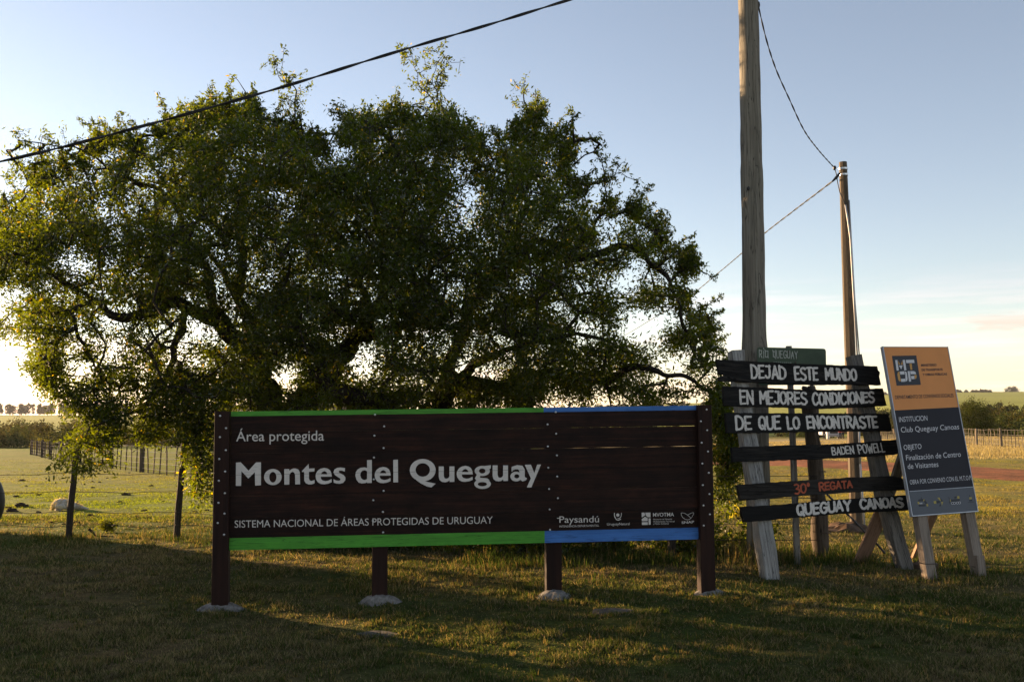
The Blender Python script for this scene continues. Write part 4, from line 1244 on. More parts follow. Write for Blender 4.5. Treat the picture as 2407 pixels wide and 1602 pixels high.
def plank(name, plane, outline, thick, mat, parent, back=0.0, jag=.4, step=12, mats=None, axis=None, label=None):
    """board whose front outline (photo px) lies on the plane; real thickness behind it"""
    pts = []
    for i in range(len(outline)):
        a = np.array(outline[i], float); b = np.array(outline[(i + 1) % len(outline)], float)
        n = max(1, int(np.linalg.norm(b - a) / step))
        for k in range(n):
            p = a + (b - a) * k / n
            if k: p = p + np.array([random.uniform(-jag, jag), random.uniform(-jag, jag)])
            pts.append(p)
    front = [plane.at(p[0], p[1], back) for p in pts]
    bk = [q - plane.n * thick for q in front]
    ax = (Vector(plane.at(*outline[1])) - Vector(plane.at(*outline[0]))).normalized() if axis is None else axis
    ay = plane.n.cross(ax)
    m = MB(); o = m.uo
    tris = tessellate_polygon([[Vector((p.dot(ax), p.dot(ay), 0)) for p in front]])
    n = len(front)
    uvf = lambda p, e=0: (p.dot(ax) + o, p.dot(ay) + o + e)
    # bevelled rim: front ring pulled in slightly
    cen = sum(front, Vector()) / n
    m.add(front, [tuple(t) for t in tris], [[uvf(front[i]) for i in t] for t in tris])
    m.add(bk, [tuple(t) for t in tris], [[uvf(bk[i]) for i in t] for t in tris])
    m.add(front + bk, [(i, (i + 1) % n, n + (i + 1) % n, n + i) for i in range(n)],
          [[uvf(front[i]), uvf(front[(i + 1) % n]), uvf(front[(i + 1) % n], thick), uvf(front[i], thick)] for i in range(n)])
    return m.build(name, mat, parent, label=label)

# ------------------------------------------------------------------ long brown sign
c3 = lambda x, y: (480 + x / 3.8, 930 + y / 3.8)
c4 = lambda x, y: (1080 + x / 3.681, 930 + y / 3.681)
c1 = lambda x, y: (500 + x / 5.89, 1050 + y / 5.89)
c7 = lambda x, y: (400 + x / 1.785, 1250 + y / 1.785)
gl = P(518, 1424, 6.87); gr = P(1664, 1393, 7.37)
PL = Plane(gl, gr, gl + Vector((0, 0, 1)))
sroot = thing('park_sign', (0.5 * (gl.x + gr.x), 0.5 * (gl.y + gr.y), 0), 'long dark brown board sign reading Montes del Queguay with green and blue edge bands', 'sign')
TL, TR = (543, 966.8), (1640, 952.5)
BL, BR = (538.4, 1292.6), (1646, 1266.3)
def sg(s, t):
    """sign board position: s 0..1 along, t 0..1 downwards, in photo px"""
    a = (TL[0] * (1 - t) + BL[0] * t, TL[1] * (1 - t) + BL[1] * t); b = (TR[0] * (1 - t) + BR[0] * t, TR[1] * (1 - t) + BR[1] * t)
    return (a[0] * (1 - s) + b[0] * s, a[1] * (1 - s) + b[1] * s)
SPLIT = .670
joints = [0, .152, .303, .458, .608, .770, .944, 1.0]
bandtop, bandbot = .034, .912
gapw = [0, [.0006, .0030], [.0010, .0036], [.0008, .0010], [.0016, .0022], [.0018, .0012], [.0008, .0010], 0]
for k in range(7):
    a, b = joints[k], joints[k + 1]
    ps = .004 * math.sin(k * 2.3)      # boards are not perfectly flush
    m = MB(); uo = m.uo
    ss = sorted(set([i / 66 for i in range(67)] + [SPLIT]))
    ts = sorted(set([a, b] + ([bandtop] if a < bandtop < b else []) + ([bandbot] if a < bandbot < b else []) + [(a + b) / 2]))
    grid = []
    for t in ts:
        row = []
        for s in ss:
            tt = t
            if t == a and k > 0:
                g = gapw[k]; g0 = g[0] + (g[1] - g[0]) * max(0, (s - .45) / .55) * min(1.4, max(.0, vnoise(s * 31, k * 3.1, 8) - .42) * 4) if isinstance(g, list) else g
                tt = t + g0 / 2
            if t == b and k < 6:
                g = gapw[k + 1]; g0 = g[0] + (g[1] - g[0]) * max(0, (s - .45) / .55) * min(1.4, max(.0, vnoise(s * 31, (k + 1) * 3.1, 8) - .42) * 4) if isinstance(g, list) else g
                tt = t - g0 / 2
            fx, fy = sg(s, tt)
            row.append(PL.at(fx, fy, -.048 + ps * .35 + .0015 * math.sin(s * 9 + k)))
        grid.append(row)
    nr, nc = len(ts), len(ss)
    L = 3.6
    for back in (0, 1):
        vs = [p - PL.n * (.026 * back) for row in grid for p in row]
        for r0 in range(nr - 1):
            for q in range(nc - 1):
                t_m = (ts[r0] + ts[r0 + 1]) / 2; s_m = (ss[q] + ss[q + 1]) / 2
                mi = 0 if (bandtop < t_m < bandbot or back) else (1 if s_m < SPLIT else 2)
                idx = [r0 * nc + q, r0 * nc + q + 1, (r0 + 1) * nc + q + 1, (r0 + 1) * nc + q]
                sv = [(ss[q] * L + uo, ts[r0]), (ss[q + 1] * L + uo, ts[r0]), (ss[q + 1] * L + uo, ts[r0 + 1]), (ss[q] * L + uo, ts[r0 + 1])]
                m.add([vs[i] for i in idx], [(0, 1, 2, 3)], [sv], mi)
    for q in range(nc - 1):       # top and bottom edges
        for r0, fl in ((0, 1), (nr - 1, 0)):
            s_m = (ss[q] + ss[q + 1]) / 2
            outer = (k == 0 and r0 == 0) or k == 6
            mi = (1 if s_m < SPLIT else 2) if outer else 0
            p, p2 = grid[r0][q], grid[r0][q + 1]
            m.add([p, p2, p2 - PL.n * .026, p - PL.n * .026], [(0, 1, 2, 3)], [[(ss[q] * L + uo, 0), (ss[q + 1] * L + uo, 0), (ss[q + 1] * L + uo, .026), (ss[q] * L + uo, .026)]], mi)
    for q in (0, nc - 1):
        for r0 in range(nr - 1):
            p, p2 = grid[r0][q], grid[r0 + 1][q]
            m.add([p, p2, p2 - PL.n * .026, p - PL.n * .026], [(0, 1, 2, 3)], None, 0)
    lab = {0: 'top board with a thin green and blue painted edge', 5: 'board whose lower edge is painted green and blue', 6: 'narrow bottom board painted green and blue'}.get(k)
    m.build('board', [M['stained'], M['green_paint'], M['blue_paint']], sroot, label=lab)

def sign_post(x0t, x1t, yt, x0b, x1b, yb, off, depth, sink=.08):
    m = MB()
    a, b, c, d = PL.at(x0t, yt, off), PL.at(x1t, yt, off), PL.at(x1b, yb, off), PL.at(x0b, yb, off)
    c = c + Vector((0, 0, -sink)); d = d + Vector((0, 0, -sink))
    n = PL.n * depth
    bev = .004
    ring = lambda p, q: [p + (q - p).normalized() * bev, q + (p - q).normalized() * bev]
    def sec(p, q):
        e = (q - p).normalized()
        return [p + e * bev, q - e * bev, q - PL.n * bev, q - n + PL.n * bev, q - n - e * bev, p - n + e * bev, p - n + PL.n * bev, p - PL.n * bev]
    s0, s1 = sec(a, b), sec(d, c)
    L = (a - d).length; o = m.uo
    m.add(s0 + s1, [(i, (i + 1) % 8, 8 + (i + 1) % 8, 8 + i) for i in range(8)],
          [[(o + L, .06 * i), (o + L, .06 * i + .06), (o, .06 * i + .06), (o, .06 * i)] for i in range(8)])
    m.add(s0, [tuple(range(8))]); m.add(s1, [tuple(range(7, -1, -1))])
    return m.build('post', M['stained_post'], sroot)
sign_post(504, 538.5, 966, 496, 536, 1427, 0, .10)
sign_post(1641, 1673, 951.7, 1649, 1683, 1396, 0, .10)
sign_post(876, 912, 985, 874, 911, 1408, -.078, .09)
sign_post(1283, 1320, 980, 1285, 1321, 1402, -.078, .09)
m = MB()
scr = [c3(*q) for q in [(142, 178), (195, 288), (140, 368), (193, 485), (134, 563), (187, 675), (130, 757), (184, 869), (127, 954), (181, 1050), (121, 1134), (177, 1238)]]
scr += [c4(*q) for q in [(2138, 118), (2088, 220), (2143, 297), (2095, 405), (2150, 481), (2101, 585), (2157, 665), (2105, 771), (2162, 849), (2111, 947), (2166, 1024), (2113, 1121)]]
nfront = len(scr)
scr += [c3(*q) for q in [(1525, 168), (1607, 272), (1520, 355), (1602, 465), (1516, 550), (1605, 652), (1514, 745), (1602, 847), (1510, 931), (1596, 1035), (1507, 1114), (1598, 1218)]]
scr += [c4(*q) for q in [(832, 140), (762, 247), (836, 327), (764, 437), (843, 515), (768, 621), (845, 697), (775, 805), (851, 884), (780, 981), (783, 1157)]]
for i, q in enumerate(scr):
    p = PL.at(q[0], q[1], .0006 if i < nfront else -.045)
    ax = (PL.n.cross(Vector((0, 0, 1)))).normalized(); ay = ax.cross(PL.n)
    vs = []
    for rr, hh in ((.0085, 0), (.0065, .0035), (.002, .005)):
        for k in range(8):
            vs.append(p + ax * rr * math.cos(k * math.pi / 4) + ay * rr * math.sin(k * math.pi / 4) + PL.n * hh)
    m.add(vs, [(r0 * 8 + k, r0 * 8 + (k + 1) % 8, (r0 + 1) * 8 + (k + 1) % 8, (r0 + 1) * 8 + k) for r0 in (0, 1) for k in range(8)] + [tuple(range(16, 24))])
m.build('screw_heads', M['screw'], sroot, kind='stuff')

# main title, drawn letter by letter
O_ = -.0425
t = MB()
def put(obj_name='letter'):
    global t
    t.build(obj_name, M['white_letter'], sroot); t = MB()
def pf(f, pts, off=O_, holes=()):
    polyfill(t, PL, [[f(*p) for p in pts]] + [[f(*p) for p in h_] for h_ in holes], off)
def glyph_in(pts, x0, y0, x1, y1, off=O_, holes=()):
    g = lambda p: (x0 + (x1 - x0) * p[0], y0 + (y1 - y0) * p[1])
    polyfill(t, PL, [[g(p) for p in pts]] + [[g(p) for p in h_] for h_ in holes], off)
pf(c1, [(322, 215), (388, 210), (496, 326), (600, 211), (668, 211), (668, 527), (588, 533), (583, 347), (493, 436), (398, 333), (393, 536), (320, 536)])
put()
pf(c1, ell(833, 414, 122, 112), holes=[ell(833, 416, 50, 73)])
put()
pf(c1, [(990, 305), (1058, 303), (1062, 330), (1085, 308), (1115, 296), (1145, 295), (1185, 310), (1205, 345), (1210, 515), (1142, 515), (1140, 385), (1128, 352), (1105, 343), (1080, 355), (1062, 385), (1060, 518), (992, 520)])
put()
pf(c1, [(1328, 232), (1332, 297), (1410, 294), (1408, 337), (1332, 342), (1332, 430), (1340, 458), (1365, 470), (1410, 455), (1410, 500), (1370, 515), (1330, 517), (1290, 500), (1268, 465), (1266, 345), (1234, 343), (1236, 330)])
put()
E_out = [(1648, 408), (1643, 360), (1622, 318), (1588, 296), (1545, 288), (1495, 298), (1455, 325), (1430, 365), (1424, 405), (1432, 450), (1460, 490), (1500, 510), (1545, 514), (1600, 505), (1648, 485), (1645, 442), (1600, 463), (1560, 470), (1520, 460), (1500, 440), (1495, 410)]
E_hole = [(1497, 375), (1513, 347), (1545, 332), (1575, 345), (1588, 376)]
En = [((a - 1424) / 224, (b - 288) / 226) for a, b in E_out]; Enh = [((a - 1424) / 224, (b - 288) / 226) for a, b in E_hole]
glyph_in(En, *c1(1424, 288), *c1(1648, 514), holes=[Enh])
put()
pf(c1, [(1832, 290), (1828, 340), (1790, 325), (1755, 325), (1742, 340), (1760, 360), (1810, 385), (1838, 420), (1835, 460), (1805, 495), (1755, 507), (1710, 502), (1675, 492), (1672, 445), (1710, 462), (1750, 465), (1770, 452), (1765, 435), (1735, 415), (1690, 385), (1672, 350), (1685, 310), (1720, 288), (1770, 282)])
put()
pf(c1, [(2137, 180), (2203, 178), (2203, 495), (2137, 497)])
pf(c1, [(2139, 288), (2100, 280), (2050, 285), (2005, 310), (1980, 350), (1975, 400), (1990, 450), (2020, 490), (2065, 503), (2110, 498), (2139, 485), (2139, 440), (2110, 455), (2080, 452), (2055, 430), (2042, 390), (2050, 350), (2075, 325), (2110, 320), (2139, 335)], off=O_ + .0003)
put()
glyph_in(En, *c3(1522, 633), *c3(1665, 778), holes=[Enh])
put()
pf(c3, [(1688, 570), (1730, 568), (1732, 770), (1690, 772)])
put()
pf(c3, ell(1952, 662, 116, 100), holes=[ell(1952, 660, 64, 60)])
pf(c3, [(1905, 740), (1960, 757), (2000, 768), (2068, 782), (2030, 815), (1990, 808), (1935, 780), (1895, 752)], off=O_ + .0003)
put()
Un = [(0, 0), (.32, 0), (.32, .6), (.37, .74), (.48, .78), (.62, .73), (.68, .62), (.68, 0), (1, 0), (1, .97), (.7, .98), (.69, .88), (.55, .97), (.4, 1.0), (.2, .97), (.05, .85), (0, .65)]
glyph_in(Un, *c3(2095, 628), *c3(2235, 770))
put()
glyph_in(En, *(1073.4, 1094), *(1111.2, 1131.6), holes=[Enh])
put()
pf(c4, ell(197, 648, 66, 44), holes=[ell(197, 648, 28, 22)])
pf(c4, [(215, 605), (272, 598), (270, 628), (240, 634)], off=O_ + .0003)
pf(c4, [(150, 680), (182, 686), (176, 706), (240, 712), (262, 728), (150, 738), (134, 712)], off=O_ + .0006)
put()
pf(c4, ell(200, 760, 72, 43), holes=[ell(198, 762, 40, 18)])
put()
glyph_in(Un, *c4(287, 600), *c4(420, 738))
put()
pf(c4, [(450, 655), (452, 612), (500, 597), (545, 603), (565, 636), (565, 700), (585, 712), (575, 730), (545, 738), (523, 722), (518, 650), (508, 634), (480, 634)])
pf(c4, ell(490, 696, 50, 42), off=O_ + .0003, holes=[ell(496, 694, 22, 18)])
put()
pf(c4, [(565, 595), (618, 593), (648, 668), (672, 593), (706, 592), (622, 790), (583, 790), (618, 712)])
t.build('letter', M['white_letter'], sroot)

t = MB()
print_text(t, PL, 'Área protegida', 555, 1036.6, 761.6, 1034.5, 23.5, O_, bold=.002)
print_text(t, PL, 'SISTEMA NACIONAL DE ÁREAS PROTEGIDAS DE URUGUAY', 551.6, 1239.2, 1158.2, 1229.4, 16.6, O_, bold=-.002)
t.build('line_lettering', M['white_letter'], sroot, kind='stuff')
t = MB()
cl_ = lambda x, y: (1300 + x / 6.544, 1190 + y / 6.544)
print_text(t, PL, 'Paysandú', *cl_(98, 247), *cl_(707, 238), 15.2, O_, bold=.0)
stroke(t, PL, [cl_(66, 178), cl_(100, 176)], 2, O_)
print_text(t, PL, 'INTENDENCIA DEPARTAMENTAL', *cl_(98, 318), *cl_(707, 304), 4.6, O_)
print_text(t, PL, 'UruguayNatural', *cl_(830, 288), *cl_(1178, 281), 6, O_)
polyfill(t, PL, [[cl_(*p) for p in ell(996, 128, 25, 25, 14)]], O_)
stroke(t, PL, catmull2([cl_(*p) for p in [(944, 100), (948, 150), (975, 195), (1005, 205), (1040, 190)]], 5), 2.0, O_)
stroke(t, PL, catmull2([cl_(*p) for p in [(1052, 98), (1045, 150), (1020, 178), (995, 182)]], 5), 1.4, O_)
for q in ([(1363, 92), (1405, 90), (1418, 130), (1365, 165)], [(1418, 90), (1497, 90), (1499, 162), (1452, 160), (1425, 130)], [(1365, 190), (1415, 152), (1455, 175), (1455, 220), (1366, 222)],
          [(1366, 238), (1456, 236), (1456, 278), (1368, 280)], [(1468, 178), (1500, 178), (1502, 275), (1470, 276)]):
    polyfill(t, PL, [[cl_(*p) for p in q]], O_)
print_text(t, PL, 'MVOTMA', *cl_(1537, 152), *cl_(1860, 146), 8.6, O_, bold=.01)
print_text(t, PL, 'Ministerio de Vivienda', *cl_(1540, 205), *cl_(1832, 200), 3.4, O_)
print_text(t, PL, 'Ordenamiento Territorial', *cl_(1540, 240), *cl_(1868, 235), 3.4, O_)
print_text(t, PL, 'y Medio Ambiente', *cl_(1540, 273), *cl_(1780, 269), 3.4, O_)
stroke(t, PL, catmull2([cl_(*p) for p in [(1970, 95), (1975, 130), (2000, 170), (2050, 198), (2095, 195), (2130, 165), (2155, 125), (2163, 93), (2125, 98), (2085, 120), (2068, 128)]], 4), .9, O_)
stroke(t, PL, catmull2([cl_(*p) for p in [(1970, 95), (2020, 100), (2068, 128), (2100, 155), (2118, 178)]], 4), .9, O_ + .0003)
print_text(t, PL, 'SNAP', *cl_(1978, 262), *cl_(2170, 250), 5.6, O_, bold=.02)
t.build('logo_print', M['white_letter'], sroot, kind='stuff')

import bmesh
def cut_at_joint(o, k, half=.0009):
    a = PL.at(*sg(0, joints[k]), -.045); b = PL.at(*sg(1, joints[k]), -.045)
    nn = (b - a).normalized().cross(PL.n).normalized()
    off = wpos(o)
    bm = bmesh.new(); bm.from_mesh(o.data)
    for sgn in (-1, 1):
        bmesh.ops.bisect_plane(bm, geom=bm.verts[:] + bm.edges[:] + bm.faces[:], plane_co=a - off + nn * half * sgn, plane_no=nn)
    dead = [f for f in bm.faces if abs((f.calc_center_median() - (a - off)).dot(nn)) < half * .98]
    bmesh.ops.delete(bm, geom=dead, context='FACES')
    bm.to_mesh(o.data); bm.free()
for o in list(sroot.children):
    if o.name.startswith('letter'):
        for k in (2, 3, 4): cut_at_joint(o, k)

# concrete footings, each set in the ground round a post
for (fx, fy, w, h_, lab) in [(516, 1431, .17, .05, 'low cracked concrete footing around the left end post of the brown sign'),
                             (893, 1418, .155, .06, 'pale domed concrete footing around the second post of the brown sign'),
                             (1303, 1411, .14, .055, 'small domed concrete footing around the third post of the brown sign'),
                             (1668, 1398, .15, .045, 'thin concrete footing around the right end post of the brown sign')]:
    g = PL.at(fx, fy, -.05 if w != .155 else -.09)
    g.z = Hf(g.x, g.y)
    r0 = thing('concrete_footing', g, lab, 'footing', 'concrete footings of the brown sign')
    m = MB(); nu, nv = 26, 7; vs = []; fs = []
    for j in range(nv):
        q = j / (nv - 1)
        for i in range(nu):
            a = 2 * math.pi * i / nu
            ir = 1 + .45 * mnoise.noise(Vector((math.cos(a) * 1.3, math.sin(a) * 1.3, fx))) + .1 * mnoise.noise(Vector((math.cos(a) * 4, math.sin(a) * 4, fx)))
            rr = w * (1.05 - q) * ir
            vs.append(g + Vector((rr * math.cos(a) * 1.1, rr * math.sin(a) * .8, -.03 + (h_ + .03) * (1 - (1 - q) ** 2.2) + .007 * mnoise.noise(Vector((i * .6, j * .9, fx))))))
    for j in range(nv - 1):
        for i in range(nu):
            fs.append((j * nu + i, j * nu + (i + 1) % nu, (j + 1) * nu + (i + 1) % nu, (j + 1) * nu + i))
    fs.append(tuple(range((nv - 1) * nu, nv * nu)))
    m.add(vs, fs); m.build('mound', M['concrete'], r0, smooth=True)

# ------------------------------------------------------------------ hand painted plank sign
cA = lambda x, y: (1660 + x / 4.712, 800 + y / 4.712)
cB = lambda x, y: (1700 + x / 4.9, 1080 + y / 4.9)
hl = P(1810, 1360, 7.98); hr = P(2124, 1335, 8.52); ht = P(1728, 825, 8.22)
PH = Plane(hl, hr, ht)
hroot = thing('plank_sign', (.5 * (hl.x + hr.x), .5 * (hl.y + hr.y), 0), 'leaning sign of six hand painted planks on two old grey posts beside the tall pole', 'sign')
def hpost(name, px, rads, mat, sink, off=-.075, n=4, rot=.55, jit=.15, root=hroot, plane=PH, lab=None):
    pts = []
    for i, (a, b) in enumerate(px):
        pts.append(plane.at(a, b, off))
    d = (pts[-1] - pts[-2]).normalized()
    pts[-1] = pts[-1] + d * sink
    P2 = []; R2 = []
    for i in range(len(pts) - 1):
        for k in range(6):
            tt = k / 6; P2.append(pts[i].lerp(pts[i + 1], tt)); R2.append(rads[i] * (1 - tt) + rads[i + 1] * tt)
    P2.append(pts[-1]); R2.append(rads[-1])
    m = MB(); m.tube(P2, R2, n, rot=rot, jit=jit)
    return m.build(name, mat, root, label=lab)
hpost('post', [(1729, 825), (1752, 1000), (1786, 1200), (1811, 1362)], [.079, .085, .09, .092], M['white_post'], .1, off=-.10, rot=.6, lab='left post, whitened and split at the foot')
hpost('post', [(2006, 836), (2042, 985), (2086, 1200), (2126, 1337)], [.075, .08, .085, .08], M['grey_post'], .1, off=-.10, rot=.6, lab='right post, grey and cracked')
A_ = cA
pl_defs = [
    ([A_(115, 208), A_(250, 215), A_(700, 240), A_(1320, 268), A_(1895, 285), A_(1905, 330), A_(1925, 350), A_(1918, 400), A_(1937, 492), A_(1600, 486), A_(1200, 488), A_(700, 468), A_(150, 445), A_(145, 400), A_(215, 376), A_(150, 372)], 'black_plank', -.0, 'top plank lettered DEJAD ESTE MUNDO'),
    ([A_(190, 505), A_(600, 520), A_(1000, 540), A_(1300, 548), A_(1600, 540), A_(1955, 527), A_(2000, 718), A_(1650, 738), A_(1300, 754), A_(800, 736), A_(205, 722)], 'black_plank', 0, 'second plank lettered EN MEJORES CONDICIONES'),
    ([A_(218, 800), A_(1000, 804), A_(1500, 808), A_(2020, 808), A_(2058, 1000), A_(1300, 1005), A_(700, 1018), A_(235, 1022)], 'black_fresh', 0, 'third plank lettered DE QUE LO ENCONTRASTE'),
    ([A_(285, 1180), A_(800, 1160), A_(1300, 1150), A_(1700, 1128), A_(2115, 1092), A_(2145, 1170), A_(2160, 1255), A_(1700, 1290), A_(1300, 1308), A_(800, 1324), A_(300, 1345)], 'black_plank', 0, 'fourth plank with the signature at its right end'),
    ([cB(165, 290), cB(450, 266), cB(1000, 232), cB(1500, 200), cB(1960, 185), cB(2050, 205), cB(2100, 245), cB(2142, 300), cB(2130, 350), cB(1900, 352), cB(1400, 378), cB(900, 415), cB(450, 448), cB(200, 470)], 'grey_plank', 0, 'fifth plank, grey with red lettering'),
    ([cB(200, 540), cB(700, 512), cB(1200, 466), cB(1700, 432), cB(2165, 402), cB(2192, 578), cB(1700, 602), cB(1200, 636), cB(700, 680), cB(240, 718)], 'black_fresh', 0, 'lowest plank lettered QUEGUAY CANOAS'),
]
planks = []
for o_, mt, bk, lab in pl_defs:
    planks.append(plank('plank', PH, o_, .03, M[mt], hroot, jag=.7, step=7, label=lab, axis=(PH.at(*o_[len(o_) // 2]) - PH.at(*o_[0])).normalized()))
def letter(parent, mat, words, w):
    for wd, f, x0, x1, t0, t1, b0, b1, sl in words:
        a = f(x0, t0); b = f(x1, t1); c = f(x0, b0); d = f(x1, b1)
        hand_word(None, PH, wd, a[0], b[0], a[1], b[1], c[1], d[1], w, off=.0015, slant=sl, each=(M[mat], parent))
letter(planks[0], 'white_hand', [('DEJAD', cA, 487, 888, 260, 275, 428, 430, .06), ('ESTE', cA, 970, 1245, 285, 288, 442, 444, .06), ('MUNDO', cA, 1312, 1672, 300, 312, 442, 454, .08)], 5.0)
letter(planks[1], 'white_hand', [('EN', cA, 367, 530, 540, 542, 705, 708, .03), ('MEJORES', cA, 585, 1125, 548, 566, 705, 718, .04), ('CONDICIONES', cA, 1168, 1868, 572, 562, 724, 696, .06)], 5.0)
letter(planks[2], 'white_hand', [('DE', cA, 320, 508, 826, 832, 1000, 995, .05), ('QUE', cA, 573, 828, 830, 826, 994, 988, .05), ('LO', cA, 888, 1040, 838, 832, 988, 982, .08), ('ENCONTRASTE', cA, 1108, 1905, 826, 832, 980, 976, .12)], 5.2)
letter(planks[3], 'white_hand', [('BADEN', cA, 1387, 1640, 1176, 1162, 1270, 1256, .15), ('POWELL', cA, 1678, 1978, 1150, 1128, 1260, 1238, .2)], 2.9)
letter(planks[4], 'red_hand', [('30o', cB, 815, 1003, 272, 255, 398, 378, .05), ('REGATA', cB, 1100, 1492, 258, 232, 364, 326, .1)], 4.0)
letter(planks[5], 'white_hand', [('QUEGUAY', cB, 842, 1478, 500, 456, 650, 592, .06), ('CANOAS', cB, 1563, 2082, 446, 424, 580, 552, .12)], 5.8)
# brace board behind the right post
bt = PH.at(2075, 1195, -.16); bb = ground(2022, 1322)
m = MB(); m.tube([bt + (bt - bb) * .18, bb + (bb - bt).normalized() * .08], .085, 4, rot=math.pi / 4, flat=.25)
m.build('brace', M['brace_wood'], hroot)

# ------------------------------------------------------------------ green road sign
PG = Plane(P(1875, 1323, 8.98), P(1875, 1323, 8.98) + Vector((1, .12, 0)), P(1875, 1323, 8.98) + Vector((0, 0, 1)))
groot = thing('river_sign', P(1875, 1323, 8.98), 'faded green sheet metal sign reading RIO QUEGUAY on a thin post behind the top plank', 'sign')
m = MB(); m.tube([PG.at(1854, 813, -.03), PG.at(1862, 1000, -.03), PG.at(1875, 1326, -.03) + Vector((0, 0, -.1))], [.032, .034, .036], 4, rot=math.pi / 4, jit=.08)
m.build('post', M['grey_post'], groot)
def rr_outline(c, r=.1):
    out = []
    for i in range(4):
        p = np.array(c[i]); a = np.array(c[i - 1]); b = np.array(c[(i + 1) % 4])
        da = (a - p) / np.linalg.norm(a - p); db = (b - p) / np.linalg.norm(b - p)
        for t in (0, .25, .5, .75, 1):
            out.append(tuple(p + da * r * (1 - t) ** 2 + db * r * t ** 2))
    return out
gs = plank('panel', PG, rr_outline([cA(562, 72), cA(1326, 90), cA(1332, 490), cA(580, 494)], 7), .004, M['green_sign'], groot, jag=0, step=40)
m = MB()
hand_word(m, PG, 'riO'.replace('O', 'd'), *[cA(585, 0)[0], cA(690, 0)[0]], cA(0, 100)[1], cA(0, 104)[1], cA(0, 194)[1], cA(0, 196)[1], 1.7, off=.003, slant=.02, gap=.35)
hand_word(m, PG, 'qUEGUAY', *[cA(735, 0)[0], cA(1015, 0)[0]], cA(0, 108)[1], cA(0, 116)[1], cA(0, 195)[1], cA(0, 204)[1], 1.7, off=.003, slant=.02, gap=.35)
for q in range(9):
    a = cA(752 + q * 23, 236 + q * .8); b = cA(755 + q * 23, 256 + q * .8)
    stroke(m, PG, [a, b], 1.5, .003)
m.build('lettering', M['faded_white'], gs, kind='stuff')
m = MB()
for q in ((cA(915, 120)), (cA(990, 240))):
    p = PG.at(q[0], q[1], .003); m.blob(p, .009, .006, .009, 8, 6, 0)
m.build('bolt_heads', M['wire'], groot, kind='stuff')

# ------------------------------------------------------------------ poles
PY = 9.25
pr = thing('utility_pole', P(1784, 1318, PY), 'tall weathered grey-brown wooden utility pole rising out of the top of the picture', 'pole')
px = [((1735.6 + 1782) / 2, -380), ((1735.6 + 1782) / 2, 0), (1764, 230), (1767, 402), (1771, 640), (1775, 844), (1781, 1080), (1785, 1322)]
ww = [42, 46.5, 49, 51, 52.5, 55, 54.5, 54]
pts = [P(a, b, PY) for a, b in px]
pts[-1] = pts[-1] + Vector((0, 0, -.25))
pp_, rr_ = [], []
for i in range(len(pts) - 1):
    for k in range(8):
        t_ = k / 8; pp_.append(pts[i].lerp(pts[i + 1], t_)); rr_.append((ww[i] * (1 - t_) + ww[i + 1] * t_) / FPX * PY / 2)
pp_.append(pts[-1]); rr_.append(ww[-1] / FPX * PY / 2)
zb = P(1741, 415, PY).z; zb2 = P(1750, 815, PY).z
for i, p in enumerate(pp_):        # swellings at old knots
    rr_[i] *= 1 + .09 * math.exp(-((p.z - zb) / .07) ** 2) + .07 * math.exp(-((p.z - zb2) / .08) ** 2)
m = MB(); m.tube(pp_, rr_, 18, jit=.08); m.build('shaft', M['pole'], pr, smooth=True)
m = MB(); q = P(1759, 443, PY - .115); m.blob(q, .017, .012, .02, 10, 6, .3); m.build('knot_hole', M['cable'], pr)
m = MB(); POLE_TOP = pts[0]
m.tube([P(1760, -60, PY - .12), P(1785, -40, PY - .1)], .02, 8)
m.blob(P(1782, 12, PY), .022, .022, .04, 8, 6, .1)
m.build('insulator', M['cable'], pr)

SY = 12.2
fp = thing('service_pole', P(2013, 1254, SY), 'shorter brown service pole with metal bands and grey conduit behind the plank sign', 'pole')
pts = [P(1981.3, 381, SY), P(1988, 560, SY), P(1997, 800, SY), P(2006, 1030, SY), P(2014, 1256, SY) + Vector((0, 0, -.3))]
m = MB(); m.tube(pts, [.050, .059, .0675, .074, .079], 8, rot=.35); m.build('shaft', M['pole_brown'], fp)
m = MB()
for yy, xx in ((397, 1982), (411, 1983)):
    p = P(xx, yy, SY); m.tube([p - Vector((0, 0, .011)), p + Vector((0, 0, .011))], .0575, 12, cap=False)
m.build('band', M['screw'], fp)
m = MB(); 
p0 = P(1987, 481, SY - .1)
m.tube([p0, P(1992, 510, SY - .1), P(1999, 560, SY - .11), P(2007, 700, SY - .11), P(2015, 836, SY - .12)], .012, 8)
m.tube([P(1996, 470, SY - .03), P(2001, 560, SY - .03), P(2009, 700, SY - .05), P(2020, 836, SY - .05)], .009, 8)
m.tube([P(2022, 1090, SY - .1), P(2033, 1256, SY - .12)], .014, 8)
m.tube([P(2018, 980, SY - .1), P(2022, 1090, SY - .1)], .014, 8)
m.build('conduit', M['pipe'], fp, smooth=True)
m = MB()
m.blob(P(1962, 395, SY), .023, .02, .031, 10, 8, .35)
m.tube([P(1974, 407, SY - .05), P(1966, 417, SY - .05), P(1956, 427, SY - .05)], [.014, .02, .01], 8)
m.tube([P(1962, 396, SY), P(1966, 410, SY - .03), P(1969, 430, SY - .07), P(1974, 452, SY - .1), P(1981, 468, SY - .11), P(1987, 482, SY - .11)], .006, 6)
m.build('clamp', M['cable'], fp)

